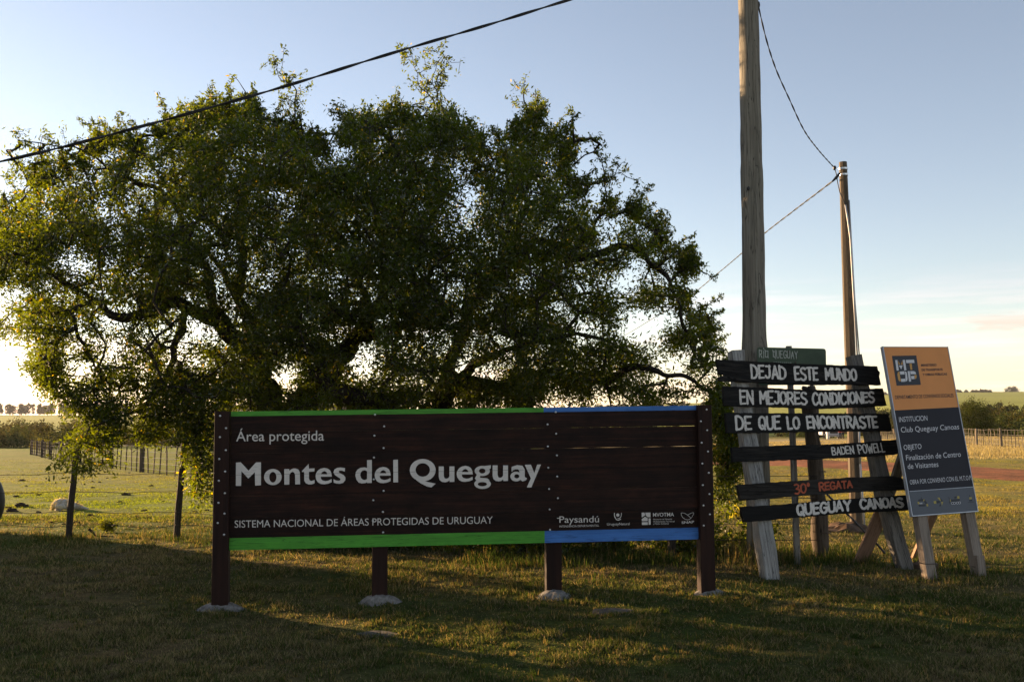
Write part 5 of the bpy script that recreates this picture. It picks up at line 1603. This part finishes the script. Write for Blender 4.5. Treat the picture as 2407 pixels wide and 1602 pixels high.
def twisted(name, pts, r, pitch, label, mats=('cable', 'cable'), n=6):
    path = smooth_path([np.array(p) for p in pts], 60)
    path = [Vector(p) for p in path]
    root = thing(name, path[0], label, 'cable')
    L = 0; cents = []
    A = MB(); B = MB(); pa, pb = [], []
    for i, p in enumerate(path):
        if i: L += (p - path[i - 1]).length
        d = (path[min(i + 1, len(path) - 1)] - path[max(i - 1, 0)]).normalized()
        s = d.cross(Vector((0, 0, 1))).normalized(); u = s.cross(d)
        th = 2 * math.pi * L / pitch
        o = (s * math.cos(th) + u * math.sin(th)) * r
        pa.append(p + o); pb.append(p - o)
    A.tube(pa, r, n); B.tube(pb, r, n)
    A.build('strand', M[mats[0]], root, smooth=True); B.build('strand', M[mats[1]], root, smooth=True)
    return root
twisted('overhead_cable', [P(-1500, 700, 6.0), P(-700, 530, 6.6), P(0, 380, 7.2), P(250, 319, 7.35), P(490, 254, 7.5), P(680, 200, 7.65), P(860, 144, 7.8), P(1000, 102, 7.9), P(1150, 58, 8.05), P(1338, 0, 8.25), P(1560, -66, 8.8), P(1758, -118, 9.12)],   .0068, .85, 'thick black twisted cable sloping down to the left across the sky')
twisted('service_cable', [P(1782, 12, 9.25), P(1801, 92, 9.35), P(1824, 163, 9.75), P(1854, 230, 10.1), P(1890, 306, 10.6), P(1925, 354, 11.4), P(1961, 394, 12.2)], .0042, .36, 'thin sagging cable from the tall pole down to the shorter pole', ('cable', 'cable'))
twisted('outgoing_cable', [P(1962, 422, 12.2), P(1915, 458, 13.2), P(1870, 492, 14.5), P(1800, 546, 16.5), P(1747, 592, 19), P(1690, 640, 22), P(1609, 705, 26), P(1540, 745, 31), P(1470, 787, 37), P(1380, 835, 46), P(1280, 880, 60)], .0065, .8, 'pale twisted cable running from the short pole away to the left behind the tree', ('cable_grey', 'cable'))

# thick old log post
lg = thing('log_post', P(1931, 1296, 9.55), 'thick dark old log post standing between the tall pole and the short pole', 'post')
m = MB(); q_ = [P(1902, 915, 9.55), P(1907, 1000, 9.55), P(1917, 1120, 9.55), P(1931, 1300, 9.55) + Vector((0, 0, -.15))]
pth = smooth_path([np.array(a) for a in q_], 7)
m.tube([Vector(a) for a in pth], [(.072 + .004 * (i / 21 * 2)) for i in range(len(pth))], 12, jit=.35)
for k in range(6):
    a = random.random() * 6.28; m.blob(q_[0] + Vector((math.cos(a) * .045, math.sin(a) * .045, .01)), .035, .03, random.uniform(.015, .045), 7, 5, .5, seed=k)
m.build('shaft', M['log'], lg, smooth=True)
m = MB()
for yy in (1107, 1250): 
    c = P(1921 + (yy - 1107) * .07, yy, 9.55); m.tube([c + Vector((math.cos(a) * .083, math.sin(a) * .083, .004 * math.sin(a * 3))) for a in [k * math.pi / 8 for k in range(17)]], .0035, 5)
m.build('wire_tie', M['wire'], lg, kind='stuff')

# stay rope from the log down to the ground
m = MB(); sp_ = [P(1941, 1158, 9.6), P(1975, 1192, 9.3), P(2004, 1220, 9.1), P(2030, 1248, 9.0), P(2056, 1272, 8.95), P(2080, 1300, 8.9)]
m.tube([Vector(q) for q in smooth_path([np.array(a) for a in sp_], 6)], .011, 6)
o = m.build('stay_rope', M['cable'], None, smooth=True); tag(o, 'dark stay rope slanting down from the log post past the braced plank', 'rope')

# ------------------------------------------------------------------ orange information board
c5 = lambda x, y: (2060 + x / 2.8, 800 + y / 2.8)
cM = lambda x, y: (2070 + x / 9.8, 800 + y / 9.8)
cI = lambda x, y: (2100 + x / 10.71, 1140 + y / 10.71)
PO = Plane(P(2146, 1212, 8.2), P(2299, 1200, 8.4), P(2075, 814, 8.62))
oroot = thing('project_board', P(2220, 1345, 8.3), 'orange and charcoal project board with white lettering on leaning sawn posts', 'sign')
TLo, TRo, BRo, BLo = (2077, 815), (2227, 815.5), (2298, 1199.5), (2147, 1211)
def lerp2(a, b, t): return (a[0] * (1 - t) + b[0] * t, a[1] * (1 - t) + b[1] * t)
l1, r1 = (2102.5, 964), (2255.5, 956); l2, r2 = (2137.5, 1154), (2289, 1143.5)
plank('orange_panel', PO, [TLo, TRo, r1, l1], .02, M['orange'], oroot, jag=0, step=60)
plank('charcoal_panel', PO, [l1, r1, r2, l2], .02, M['navy'], oroot, jag=0, step=60)
plank('grey_panel', PO, [l2, r2, BRo, BLo], .02, M['grey_vinyl'], oroot, jag=0, step=60)
m = MB()
def bar(a, b, wpx, off, dep):
    d = np.array(b) - np.array(a); d = d / np.linalg.norm(d); n_ = np.array([-d[1], d[0]]) * wpx / 2
    q = [tuple(np.array(a) + n_), tuple(np.array(b) + n_), tuple(np.array(b) - n_), tuple(np.array(a) - n_)]
    f = [PO.at(*p, off) for p in q]; bk = [p - PO.n * dep for p in f]
    m.add(f + bk, [(0, 1, 2, 3), (7, 6, 5, 4), (0, 4, 5, 1), (1, 5, 6, 2), (2, 6, 7, 3), (3, 7, 4, 0)])
bar((2075.5, 813), (2145.5, 1213), 1.8, .004, .035)
bar((2228, 814), (2299.5, 1201), 1.4, .004, .035)
bar((2145, 1212), (2300, 1200.3), 2.2, .005, .035)
bar((2138, 1154), (2289.5, 1143.2), 1.2, .003, .004)
bar((2075, 814.5), (2228.5, 815), 1.2, .003, .035)
m.build('frame', M['alu'], oroot)
m = MB()
polyfill(m, PO, [[cM(*p) for p in [(260, 352), (822, 343), (928, 1018), (368, 1038)]]], .0012)
m.build('logo_square', M['print_black'], oroot)
m = MB()
for q in ([(335, 450), (385, 446), (418, 688), (370, 692)], [(508, 446), (558, 444), (594, 682), (545, 686)], [(420, 575), (508, 570), (475, 662)],
          [(580, 446), (770, 440), (780, 514), (592, 518)], [(440, 712), (545, 706), (552, 778), (452, 782)], [(552, 706), (590, 718), (606, 760), (620, 880), (610, 925), (576, 942), (570, 770)],
          [(466, 882), (566, 876), (572, 944), (476, 950)], [(620, 706), (668, 704), (704, 940), (655, 944)], [(680, 704), (760, 702), (800, 722), (820, 770), (692, 776)], [(698, 818), (775, 812), (780, 884), (710, 888)]):
    polyfill(m, PO, [[cM(*p) for p in q]], .0022)
m.build('logo_white', M['print_white'], oroot, kind='stuff')
m = MB()
for q in ([(400, 455), (452, 550), (420, 556)], [(500, 452), (508, 552), (468, 556)], [(664, 530), (716, 528), (732, 672), (688, 674)], [(432, 712), (440, 780), (468, 940), (430, 935), (402, 890), (386, 770), (400, 725)],
          [(776, 790), (826, 790), (832, 830), (820, 870), (786, 886)]):
    polyfill(m, PO, [[cM(*p) for p in q]], .0022)
m.build('logo_orange', M['print_orange'], oroot, kind='stuff')
m = MB()
SL = .17
for body, x0, y0, x1, y1, cp in (('MINISTERIO', 935, 592, 1288, 584, 5.3), ('DE TRANSPORTE', 948, 700, 1432, 690, 5.3), ('Y OBRAS PÚBLICAS', 970, 810, 1530, 794, 5.3)):
    a = cM(x0, y0); b = cM(x1, y1); print_text(m, PO, body, *a, *b, cp, .0015, bold=.03, slant=.1)
print_text(m, PO, 'DEPARTAMENTO DE CONVENIOS SOCIALES', *cM(340, 1345), *cM(1683, 1298), 8.2, .0015, bold=.012, slant=.12)
m.build('dark_lettering', M['print_dark'], oroot, kind='stuff')
m = MB()
for body, x0, y0, x1, y1, cp, bo in (('INSTITUCION', 151, 536, 337, 525, 11.8, .0), ('Club Queguay Canoas', 163, 604, 545, 582, 12.2, .0), ('OBJETO', 181, 719, 298, 711, 11.6, .0),
                                     ('Finalización de Centro', 197, 787, 557, 763, 12.2, .0), ('de Visitantes', 208, 844, 409, 829, 12.2, 0), ('OBRA POR CONVENIO CON EL M.T.O.P.', 222, 946, 628, 915, 10.4, -.002)):
    print_text(m, PO, body, *c5(x0, y0), *c5(x1, y1), cp, .0015, bold=bo, slant=.1)
m.build('white_lettering', M['print_white'], oroot, kind='stuff')
mk = MB(); my = MB(); mw = MB()
def ic(mb_, pts): polyfill(mb_, PO, [[cI(*p) for p in pts]], .0015)
ic(mk, [(618, 400), (640, 348), (760, 340), (745, 400)]); ic(mk, [(692, 300), (712, 300), (712, 342), (694, 342)]); ic(mk, [(790, 345), (860, 460), (800, 465), (770, 405)]); ic(mk, [(635, 480), (810, 472), (812, 525), (640, 532)])
ic(my, [(605, 415), (650, 412), (660, 468), (618, 472)]); ic(my, [(742, 395), (770, 340), (796, 392)]); ic(my, [(828, 468), (868, 464), (880, 524), (842, 526)]); ic(mw, [(660, 440), (684, 438), (688, 468), (664, 470)]); ic(mw, [(700, 438), (724, 436), (728, 466), (704, 468)])
ic(my, [(1010, 395), (1075, 388), (1085, 458), (1022, 462)]); ic(mk, [(1078, 388), (1165, 383), (1175, 440), (1088, 452)]); ic(my, [(1108, 308), (1160, 304), (1200, 390), (1170, 384)]); ic(mk, [(1175, 315), (1255, 402), (1205, 410)]); ic(my, [(1200, 412), (1255, 408), (1222, 510)]); ic(mk, [(1180, 455), (1205, 520), (1150, 522)])
ic(mk, [(1370, 285), (1410, 315), (1425, 480), (1400, 430), (1405, 340)]); ic(my, [(1422, 350), (1440, 348), (1448, 410), (1430, 412)]); ic(mk, [(1448, 350), (1668, 338), (1672, 405), (1458, 415)]); ic(my, [(1605, 270), (1655, 266), (1668, 330), (1612, 336)]); ic(mk, [(1535, 280), (1600, 275), (1600, 288), (1555, 340), (1540, 340)])
for cx_, cy_ in ((1488, 450), (1540, 446), (1612, 440), (1664, 436)):
    polyfill(mw, PO, [[cI(*p) for p in ell(cx_, cy_, 32, 32, 14)], [cI(*p) for p in ell(cx_, cy_, 23, 23, 14)]], .0015)
    ic(mk, ell(cx_, cy_, 22, 22, 10))
ic(mk, [(1915, 235), (1945, 280), (1910, 285)]); ic(my, [(1910, 298), (1970, 293), (1978, 345), (1912, 350)]); ic(mk, [(1910, 360), (1985, 352), (1988, 395), (1912, 400)]); ic(mk, [(1880, 425), (2030, 405), (2032, 418), (1882, 436)])
mk.build('icon_print_dark', M['print_black'], oroot, kind='stuff'); my.build('icon_print_yellow', M['print_yellow'], oroot, kind='stuff'); mw.build('icon_print_white', M['print_white'], oroot, kind='stuff')

def oleg(xt, yt, xb, yb, w, mat, name, offt=-.05, offb=-.05, lab=None):
    a = PO.at(xt, yt, offt); b = PO.at(xb, yb, offb)
    d = (b - a).normalized()
    m = MB(); m.tube([a, a.lerp(b, .33), a.lerp(b, .66), b + d * .12], w, 4, rot=math.pi / 4, jit=.05, up=PO.n, flat=.75)
    return m.build(name, mat, oroot, label=lab)
oleg(2100, 830, 2182, 1338, .068, M['new_wood'], 'leg')
oleg(2206, 840, 2300, 1346, .068, M['new_wood'], 'leg')
# short stake wired to the right leg
m = MB(); a = PO.at(2301, 1305, .02); b = PO.at(2307, 1350, .02) + Vector((0, 0, -.05)); m.tube([a, b], .045, 4, rot=math.pi / 4)
m.build('stake', M['new_wood'], oroot)
bt = PO.at(2230, 1120, -.2); bb = ground(2150, 1312)
m = MB(); m.tube([bt, bb + (bb - bt).normalized() * .06], .05, 4, rot=math.pi / 4, flat=.5); m.build('brace', M['brace_wood'], oroot)
bt = PO.at(2130, 1060, -.1); bb = P(2085, 1140, 9.3)
m = MB(); m.tube([bt + Vector((.02, 0, .1)), P(2106, 1120, 8.9), P(2080, 1190, 9.0)], .06, 4, rot=math.pi / 4, flat=.5); m.build('strut', M['grey_post'], oroot)
for cx_, cy_ in ((2180, 1322), (2304, 1330)):
    m = MB(); c = PO.at(cx_, cy_, -.03); m.tube([c + Vector((math.cos(a) * .07, math.sin(a) * .07, 0)) for a in [k * math.pi / 8 for k in range(17)]], .003, 5)
    m.build('wire_tie', M['wire'], oroot)

# clods at the feet
def clod(name, fx, fy, w, h_, mat, label, cat, group=None, Y=None, seed=1, d=.7):
    g = ground(fx, fy) if Y is None else P(fx, fy, Y)
    g.z = Hf(g.x, g.y)
    m = MB(); m.blob(g + Vector((0, 0, -h_ * .2)), w, w * d, h_ * 1.2, 14, 6, .5, 2.6, half=True, seed=seed)
    o = m.build(name, M[mat], None)
    # origin at the base
    for v in o.data.vertices: v.co -= g
    o.location = g
    tag(o, label, cat, group); return o
clod('earth_clod', 2172, 1336, .14, .07, 'soil', 'dark lump of earth and roots at the foot of the orange board left leg', 'clod', seed=3)
clod('earth_mound', 1990, 1262, .30, .12, 'soil', 'low mound of bare earth round the foot of the shorter brown pole', 'mound', Y=12.0, seed=5)
clod('flat_stone', 1440, 1436, .15, .018, 'stone', 'flat worn stone in the grass right of the third sign post', 'stone', seed=8, d=.5)
clod('flat_stone', 882, 1490, .14, .012, 'stone', 'half buried flat stone in the grass below the second sign post', 'stone', seed=9, d=.5)
# dung and clods on the left pasture
cl_pts = [(28, 1202, 1.6), (18, 1194, 1.0), (50, 1190, 1.9), (92, 1164, 1.0), (38, 1167, .9), (51, 1130, 1.6), (122, 1196, .8), (153, 1196, 1.1), (90, 1204, .7), (295, 1163, 1.5), (282, 1180, .8), (340, 1201, .9),
          (355, 1142, 1.0), (217, 1132, .9), (234, 1133, .8), (212, 1212, .9), (218, 1146, .8), (320, 1215, .6), (458, 1203, .7), (252, 1124, .7), (180, 1231, 1.0), (150, 1232, .5), (62, 1142, .6), (400, 1160, .6), (486, 1199, .6),
          (384, 1178, .5), (350, 1217, .5), (120, 1228, .5)]
for i, (fx, fy, s) in enumerate(cl_pts):
    clod('dung_clod', fx, fy, .07 * s, .035 * s, 'dung', 'dark dried dung clod on the sunlit pasture left of the brown sign', 'clod', 'dung clods on the left pasture', seed=i, d=.6)

# ------------------------------------------------------------------ near wire fence
nf = thing('wire_fence', (FENCE_PTS[3][0], FENCE_PTS[3][1], 0), 'near barbed wire fence on thin dark round posts running behind the brown sign', 'fence')
tops = [1.1, 1.1, 1.12, 1.36, 1.1, 1.15, 1.1, .45]
tl = []
for i, (x, y) in enumerate(FENCE_PTS):
    z = Hf(x, y); m = MB()
    ln = (.03 if i % 2 else .05) + (.04 if i == 3 else 0)
    r0 = .042 if i != 2 else .04
    path = [Vector((x, y, z - .2)), Vector((x + ln * .42, y, z + tops[i] * .33)), Vector((x + ln * .86, y + .01, z + tops[i] * .7)), Vector((x + ln * 1.3, y, z + tops[i]))]
    pth = [Vector(q) for q in smooth_path([np.array(a) for a in path], 6)]
    m.tube(pth, [r0 * (1.0 - .15 * k / len(pth)) for k in range(len(pth))], 10, jit=.2)
    m.build('post', M['fence_wood'], nf, smooth=True)
for hgt in (.17, .33, .58, .80):
    m = MB(); pts = []
    for i in range(len(FENCE_PTS) - 1):
        a = FENCE_PTS[i]; b = FENCE_PTS[i + 1]
        for k in range(14):
            t_ = k / 14; x = a[0] * (1 - t_) + b[0] * t_; y = a[1] * (1 - t_) + b[1] * t_ - .045
            zz = Hf(a[0], a[1]) * (1 - t_) + Hf(b[0], b[1]) * t_ + hgt - .02 * math.sin(math.pi * t_)
            zz += (.02 * math.sin(x * 5 + hgt * 9) if hgt < .3 else .004 * math.sin(x * 11))
            pts.append(Vector((x, y, zz)))
    pts.append(Vector((3.05, 9.46, Hf(3.1, 9.5) + hgt)))
    m.tube(pts, .0034, 4)
    for k in range(2, len(pts) - 2, 2):   # barbs
        p = pts[k]; m.tube([p + Vector((-.012, 0, -.012)), p + Vector((.012, 0, .012))], .0016, 3); m.tube([p + Vector((.012, 0, -.012)), p + Vector((-.012, 0, .012))], .0016, 3)
    m.build('barbed_wire', M['wire'], nf)

# ------------------------------------------------------------------ batten fences
def batten_fence(name, line, step, every, hgt, label, postr, batr, mat_b, mat_p, wires=5, wmat='pale_wire', hvar=.08):  # posts, battens and wires are parts of one fence
    root = thing(name, (line[0][0], line[0][1], Hf(*line[0])), label, 'fence')
    pts = []; d = 0; tot = 0
    for i in range(len(line) - 1):
        a = np.array(line[i]); b = np.array(line[i + 1]); L = np.linalg.norm(b - a)
        while d < L:
            pts.append(a + (b - a) * d / L); d += step * random.uniform(.85, 1.15)
        d -= L
    def proto(r, h, n, mat, nm):
        m = MB(); p = [Vector((0, 0, -.25)), Vector((random.uniform(-.02, .02), 0, h * .4)), Vector((random.uniform(-.03, .03), 0, h * .75)), Vector((random.uniform(-.04, .04), 0, h))]
        m.tube(p, [r, r * .95, r * 1.02, r * .8], n, jit=.3); return m
    bats = [proto(batr * random.uniform(.8, 1.2), hgt * random.uniform(.93, 1.05), 5, mat_b, 'batten') for _ in range(5)]
    posts = [proto(postr * random.uniform(.85, 1.2), hgt * random.uniform(1.0, 1.12), 8, mat_p, 'post') for _ in range(3)]
    bm_ = None; made = {}
    for i, p in enumerate(pts):
        isp = i % every == 0
        key = ('post', random.randrange(3)) if isp else ('batten', random.randrange(5))
        x, y = p; z = Hf(x, y)
        if key not in made:
            o = (posts if isp else bats)[key[1]].build(key[0], M[mat_p if isp else mat_b], None)
            o.parent = root; made[key] = o
        else:
            o = made[key].copy(); COL.objects.link(o)
        o.location = (x - root.location.x, y - root.location.y, z - root.location.z)
        o.rotation_euler = (random.gauss(0, .03), random.gauss(0, .035), random.random() * 6)
    for w in range(wires):
        hh = hgt * (.15 + .8 * w / (wires - 1))
        m = MB(); m.tube([Vector((p[0], p[1] - .03, Hf(p[0], p[1]) + hh)) for p in pts[::2]], .003 + .00005 * pts[0][1], 3)
        m.build('wire', M[wmat], root)
    return root
batten_fence('batten_fence', [(-38.5, 76), (-30.5, 62.5), (-20.5, 46.5), (-13.2, 36), (-8.5, 29.5), (-5.5, 26.5)], .92, 6, 1.12, 'long weathered batten fence receding across the left pasture behind the tree', .10, .028, 'batten', 'batten')
batten_fence('pale_batten_fence', [(29.2, 49), (29.9, 54.5), (31.0, 62), (33.2, 72), (37, 88), (42, 108)], .56, 9, 1.12, 'pale sunlit batten fence along the dry verge behind the orange board', .075, .021, 'pale_batten', 'pale_batten', wires=4)

# ------------------------------------------------------------------ small plants near the left fence
def small_bush(fx, fy, w, h_, label, name='small_bush', tint=(.04, .05, .018), n=60):
    g = ground(fx, fy); root = thing(name, g, label, 'bush')
    cs = bush_pts(g + Vector((0, 0, h_ * .25)), w, w * .7, h_ * .75, n)
    v, f, c = bush_mesh(cs, 14, w * .12, .035, .014, tint)
    np_mesh('foliage', v, 3, f, M['leaf'], c, parent=root, kind='stuff')
    m = MB()
    for k in range(9):
        q = Vector(cs[k]); m.tube([g, g.lerp(q, .5) + Vector((0, 0, .02)), q], [.006, .004, .002], 4)
    m.build('stem', M['bark'], root)
small_bush(250, 1252, .15, .20, 'small dark low bush in the grass between the two left fence posts')
small_bush(1735, 1222, .12, .26, 'wiry yellowish shrub beside the right end post of the brown sign', tint=(.12, .12, .03), n=40)
m = MB(); a = ground(212, 1262); m.tube([a + Vector((-.02, 0, .10)), a + Vector((.03, 0, .06)), a + Vector((.07, 0, .015)), a + Vector((.28, .02, .01))], [.018, .014, .012, .006], 6, jit=.3)
o = m.build('dead_stick', M['bark'], None); tag(o, 'short bent dead stick lying left of the small dark bush', 'stick')

# tyre at the left edge
tg = ground(-26, 1252)
Y0 = tg.y
tr = thing('tyre', tg, 'old black tyre standing upright at the left edge by the fence', 'tyre')
c = P(-69, 1177, Y0); m = MB(); rM, rm = .40, .11
ax = Vector((.25, 1, .05)).normalized(); e1 = Vector((0, 0, 1)); e1 = (e1 - ax * e1.dot(ax)).normalized(); e2 = ax.cross(e1)
vs = []; NU, NV = 36, 10
for i in range(NU):
    a = 2 * math.pi * i / NU; rad = e1 * math.cos(a) + e2 * math.sin(a)
    for j in range(NV):
        b = 2 * math.pi * j / NV
        rr = rm * (1 + .12 * (abs(math.sin(b)) > .9))
        vs.append(c + rad * (rM + rr * .8 * math.cos(b)) + ax * rr * 1.1 * math.sin(b))
m.add(vs, [(i * NV + j, i * NV + (j + 1) % NV, ((i + 1) % NU) * NV + (j + 1) % NV, ((i + 1) % NU) * NV + j) for i in range(NU) for j in range(NV)])
m.build('tread', M['tyre'], tr, smooth=True)
m = MB(); 
for s_ in (-1, 1):
    m.tube([c + (e1 * math.cos(a) + e2 * math.sin(a)) * .31 + ax * .08 * s_ for a in [2 * math.pi * k / 30 for k in range(31)]], .010, 6)
m.build('bead', M['pipe'], tr)

# ------------------------------------------------------------------ lying sheep
sg0 = ground(172, 1198)
sc_ = sg0.y / FPX       # metres per photo pixel
sh = thing('sheep', sg0, 'pale woolly sheep lying flat on the lit grass behind the left fence post', 'sheep')
def SPt(fx, fy, dy=0.0): return Vector(((fx - CX) / FPX * sg0.y, sg0.y + dy, sg0.z + (1196 - fy) * sc_))
prof = [(134, 1190, 3), (136, 1184, 9), (142, 1180, 12), (150, 1179, 13.5), (160, 1179, 13.5), (172, 1181, 12.5), (184, 1184, 10.5), (194, 1187, 8), (201, 1188, 6), (206, 1189, 4.5), (212, 1190, 3.6), (217, 1190.5, 2.2), (219, 1191, .8)]
m = MB(); vs = []; NV = 18
for i, (x_, y_, r_2) in enumerate(prof):
    r_2 = r_2 * .84; y_ = y_ + 2.2
    for j in range(NV):
        a = 2 * math.pi * j / NV
        bul = 1.0
        if 144 < x_ < 175 and math.cos(a) < 0: bul = 1.18       # haunch folded on the near side
        q = 1 + .10 * mnoise.noise(Vector((x_ * .25, math.cos(a) * 2, math.sin(a) * 2)))
        p = SPt(x_, y_, math.cos(a) * r_2 * sc_ * 1.15 * bul * q)
        p.z += math.sin(a) * r_2 * sc_ * q
        p.z = max(p.z, sg0.z - .01)
        vs.append(p)
fs = [(i * NV + j, i * NV + (j + 1) % NV, (i + 1) * NV + (j + 1) % NV, (i + 1) * NV + j) for i in range(len(prof) - 1) for j in range(NV)] + [tuple(range(NV)), tuple(range(len(prof) * NV - 1, (len(prof) - 1) * NV - 1, -1))]
m.add(vs, fs)
o = m.build('body', M['wool'], sh, smooth=True)
m = MB(); m.blob(SPt(160, 1187, -.11), .10, .055, .055, 14, 9, .25, 3); m.build('haunch', M['wool'], sh, smooth=True)
m = MB(); m.tube([SPt(150, 1193, -.13), SPt(156, 1194.5, -.17), SPt(166, 1194.5, -.18)], [.016, .012, .010], 7); m.tube([SPt(184, 1192, -.08), SPt(178, 1194.5, -.15), SPt(186, 1195, -.17)], [.016, .012, .010], 7)
m.build('leg', M['wool_face'], sh, smooth=True)
m = MB(); m.tube([SPt(192, 1183, -.03), SPt(195, 1177, -.05), SPt(198, 1174.5, -.06)], [.006, .014, .003], 6, flat=.4); m.build('ear', M['wool_face'], sh, smooth=True)
# fleece: short tufts over the back
n = 2600
ii = RNG.integers(0, (len(prof) - 4) * NV, n); base = np.array([vs[k] for k in ii]) + RNG.normal(0, .012, (n, 3)); base[:, 2] = np.maximum(base[:, 2], sg0.z + .005)
v, f = leaf_quads(base, unit(RNG.normal(size=(n, 3)) + np.array([.3, 0, .3])), np.full(n, .022), np.full(n, .009))
np_mesh('fleece', v, 3, f, M['blade'], np.repeat(np.array([.52, .46, .38]) * RNG.uniform(.6, 1.2, (n, 1)), 4, axis=0), parent=sh, kind='stuff')

# ------------------------------------------------------------------ far visitors and vehicle seen through the planks
def far_person(fx, Y, label, top, legs, lean=0.0):
    x = (fx - CX) / FPX * Y; z = Hf(x, Y); h = 1.72
    root = thing('person', (x, Y, z), label, 'person', None)
    def body(rings, mat, nm):
        m = MB(); m.tube([Vector((x + lean * q[0], Y, z + q[0] * h)) for q in rings], [q[1] * h for q in rings], 10, flat=.7); m.build(nm, mat, root, smooth=True)
    m = MB()
    for s_ in (-1, 1):
        m.tube([Vector((x + s_ * .10, Y + .03 * s_, z)), Vector((x + s_ * .10, Y, z + .26 * h)), Vector((x + s_ * .07, Y, z + .5 * h))], [.045, .06, .085], 8)
    m.tube([Vector((x, Y, z + .47 * h)), Vector((x, Y, z + .6 * h)), Vector((x, Y, z + .75 * h)), Vector((x, Y, z + .82 * h)), Vector((x, Y, z + .86 * h))], [.13, .13, .18, .16, .06], 10, flat=.65)
    m.tube([Vector((x, Y, z + .84 * h)), Vector((x, Y, z + .88 * h))], [.05, .05], 8)
    m.blob(Vector((x, Y, z + .935 * h)), .075, .09, .11, 10, 8, 0)
    m.build('body', M['skin'], root, smooth=True)
    m = MB(); m.tube([Vector((x, Y, z + .46 * h)), Vector((x, Y, z + .6 * h)), Vector((x, Y, z + .75 * h)), Vector((x, Y, z + .83 * h))], [.155, .15, .2, .12], 10, flat=.68)
    for s_ in (-1, 1):
        m.tube([Vector((x + s_ * .17, Y, z + .8 * h)), Vector((x + s_ * .24, Y - .02, z + .64 * h)), Vector((x + s_ * .22, Y - .1, z + .5 * h))], [.06, .05, .04], 8)
    m.build('shirt', M[top], root, smooth=True)
    m = MB()
    for s_ in (-1, 1):
        m.tube([Vector((x + s_ * .10, Y, z + .03 * h)), Vector((x + s_ * .10, Y, z + .26 * h)), Vector((x + s_ * .07, Y, z + .5 * h))], [.065, .075, .1], 8)
    m.build('trousers', M[legs], root, smooth=True)
    m = MB(); m.blob(Vector((x, Y + .015, z + .955 * h)), .085, .095, .1, 10, 8, .05); m.build('hair', M['hair'], root, smooth=True)
YF = 118
far_person(1971, YF, 'person in a red shirt and dark trousers standing right of the pale vehicle', 'red_cloth', 'dark_cloth')
far_person(1977.5, YF + 1.2, 'person in a brown shirt standing just behind the person in red', 'brown_cloth', 'dark_cloth')
far_person(1934, YF - 1, 'person in brown with pale trousers left of the white gate pillar', 'brown_cloth', 'dark_cloth')
xv = (1956 - CX) / FPX * (YF + 3); zv = Hf(xv, YF + 3)
vr = thing('pickup_truck', (xv, YF + 3, zv), 'pale blue-grey pickup truck seen front on beyond the gate, through the planks', 'truck')
m = MB(); yv = YF + 3
m.box((xv, yv, zv + .75), .86, .1, .36); m.box((xv, yv + .9, zv + .8), .88, .85, .32); m.box((xv, yv + 3.0, zv + .8), .88, 1.4, .34)
m.tube([Vector((xv, yv + 1.2, zv + 1.1)), Vector((xv, yv + 1.6, zv + 1.65))], [1.05, .85], 4, rot=math.pi / 4, flat=.95); m.build('body', M['car_body'], vr)
m = MB(); m.box((xv, yv - .11, zv + .82), .5, .02, .13); m.box((xv, yv - .11, zv + .5), .6, .02, .06); m.build('grille', M['cable'], vr)
m = MB(); m.box((xv, yv + .98, zv + 1.42), .68, .05, .2); m.build('windscreen', M['glass'], vr)
for s_ in (-1, 1):
    m = MB(); m.box((xv + s_ * .68, yv - .11, zv + .85), .13, .03, .08); m.build('headlight', M['white_cloth'], vr)
    for yy in (.55, 3.6):
        m = MB(); m.tube([Vector((xv + s_ * .88, yv + yy, zv + .36)), Vector((xv + s_ * .66, yv + yy, zv + .36))], .36, 16); m.build('wheel', M['tyre'], vr)
m = MB(); m.box((xv, yv - .16, zv + .42), .88, .06, .08); m.build('bumper', M['pipe'], vr)
xg = (1942.5 - CX) / FPX * YF
m = MB(); m.box((xg, YF, Hf(xg, YF) + .9), .13, .13, .95); m.box((xg, YF, Hf(xg, YF) + 1.88), .17, .17, .04)
o = m.build('gate_pillar', M['white_cloth'], None); tag(o, 'white gate pillar beside the pale pickup truck in the distance', 'pillar')
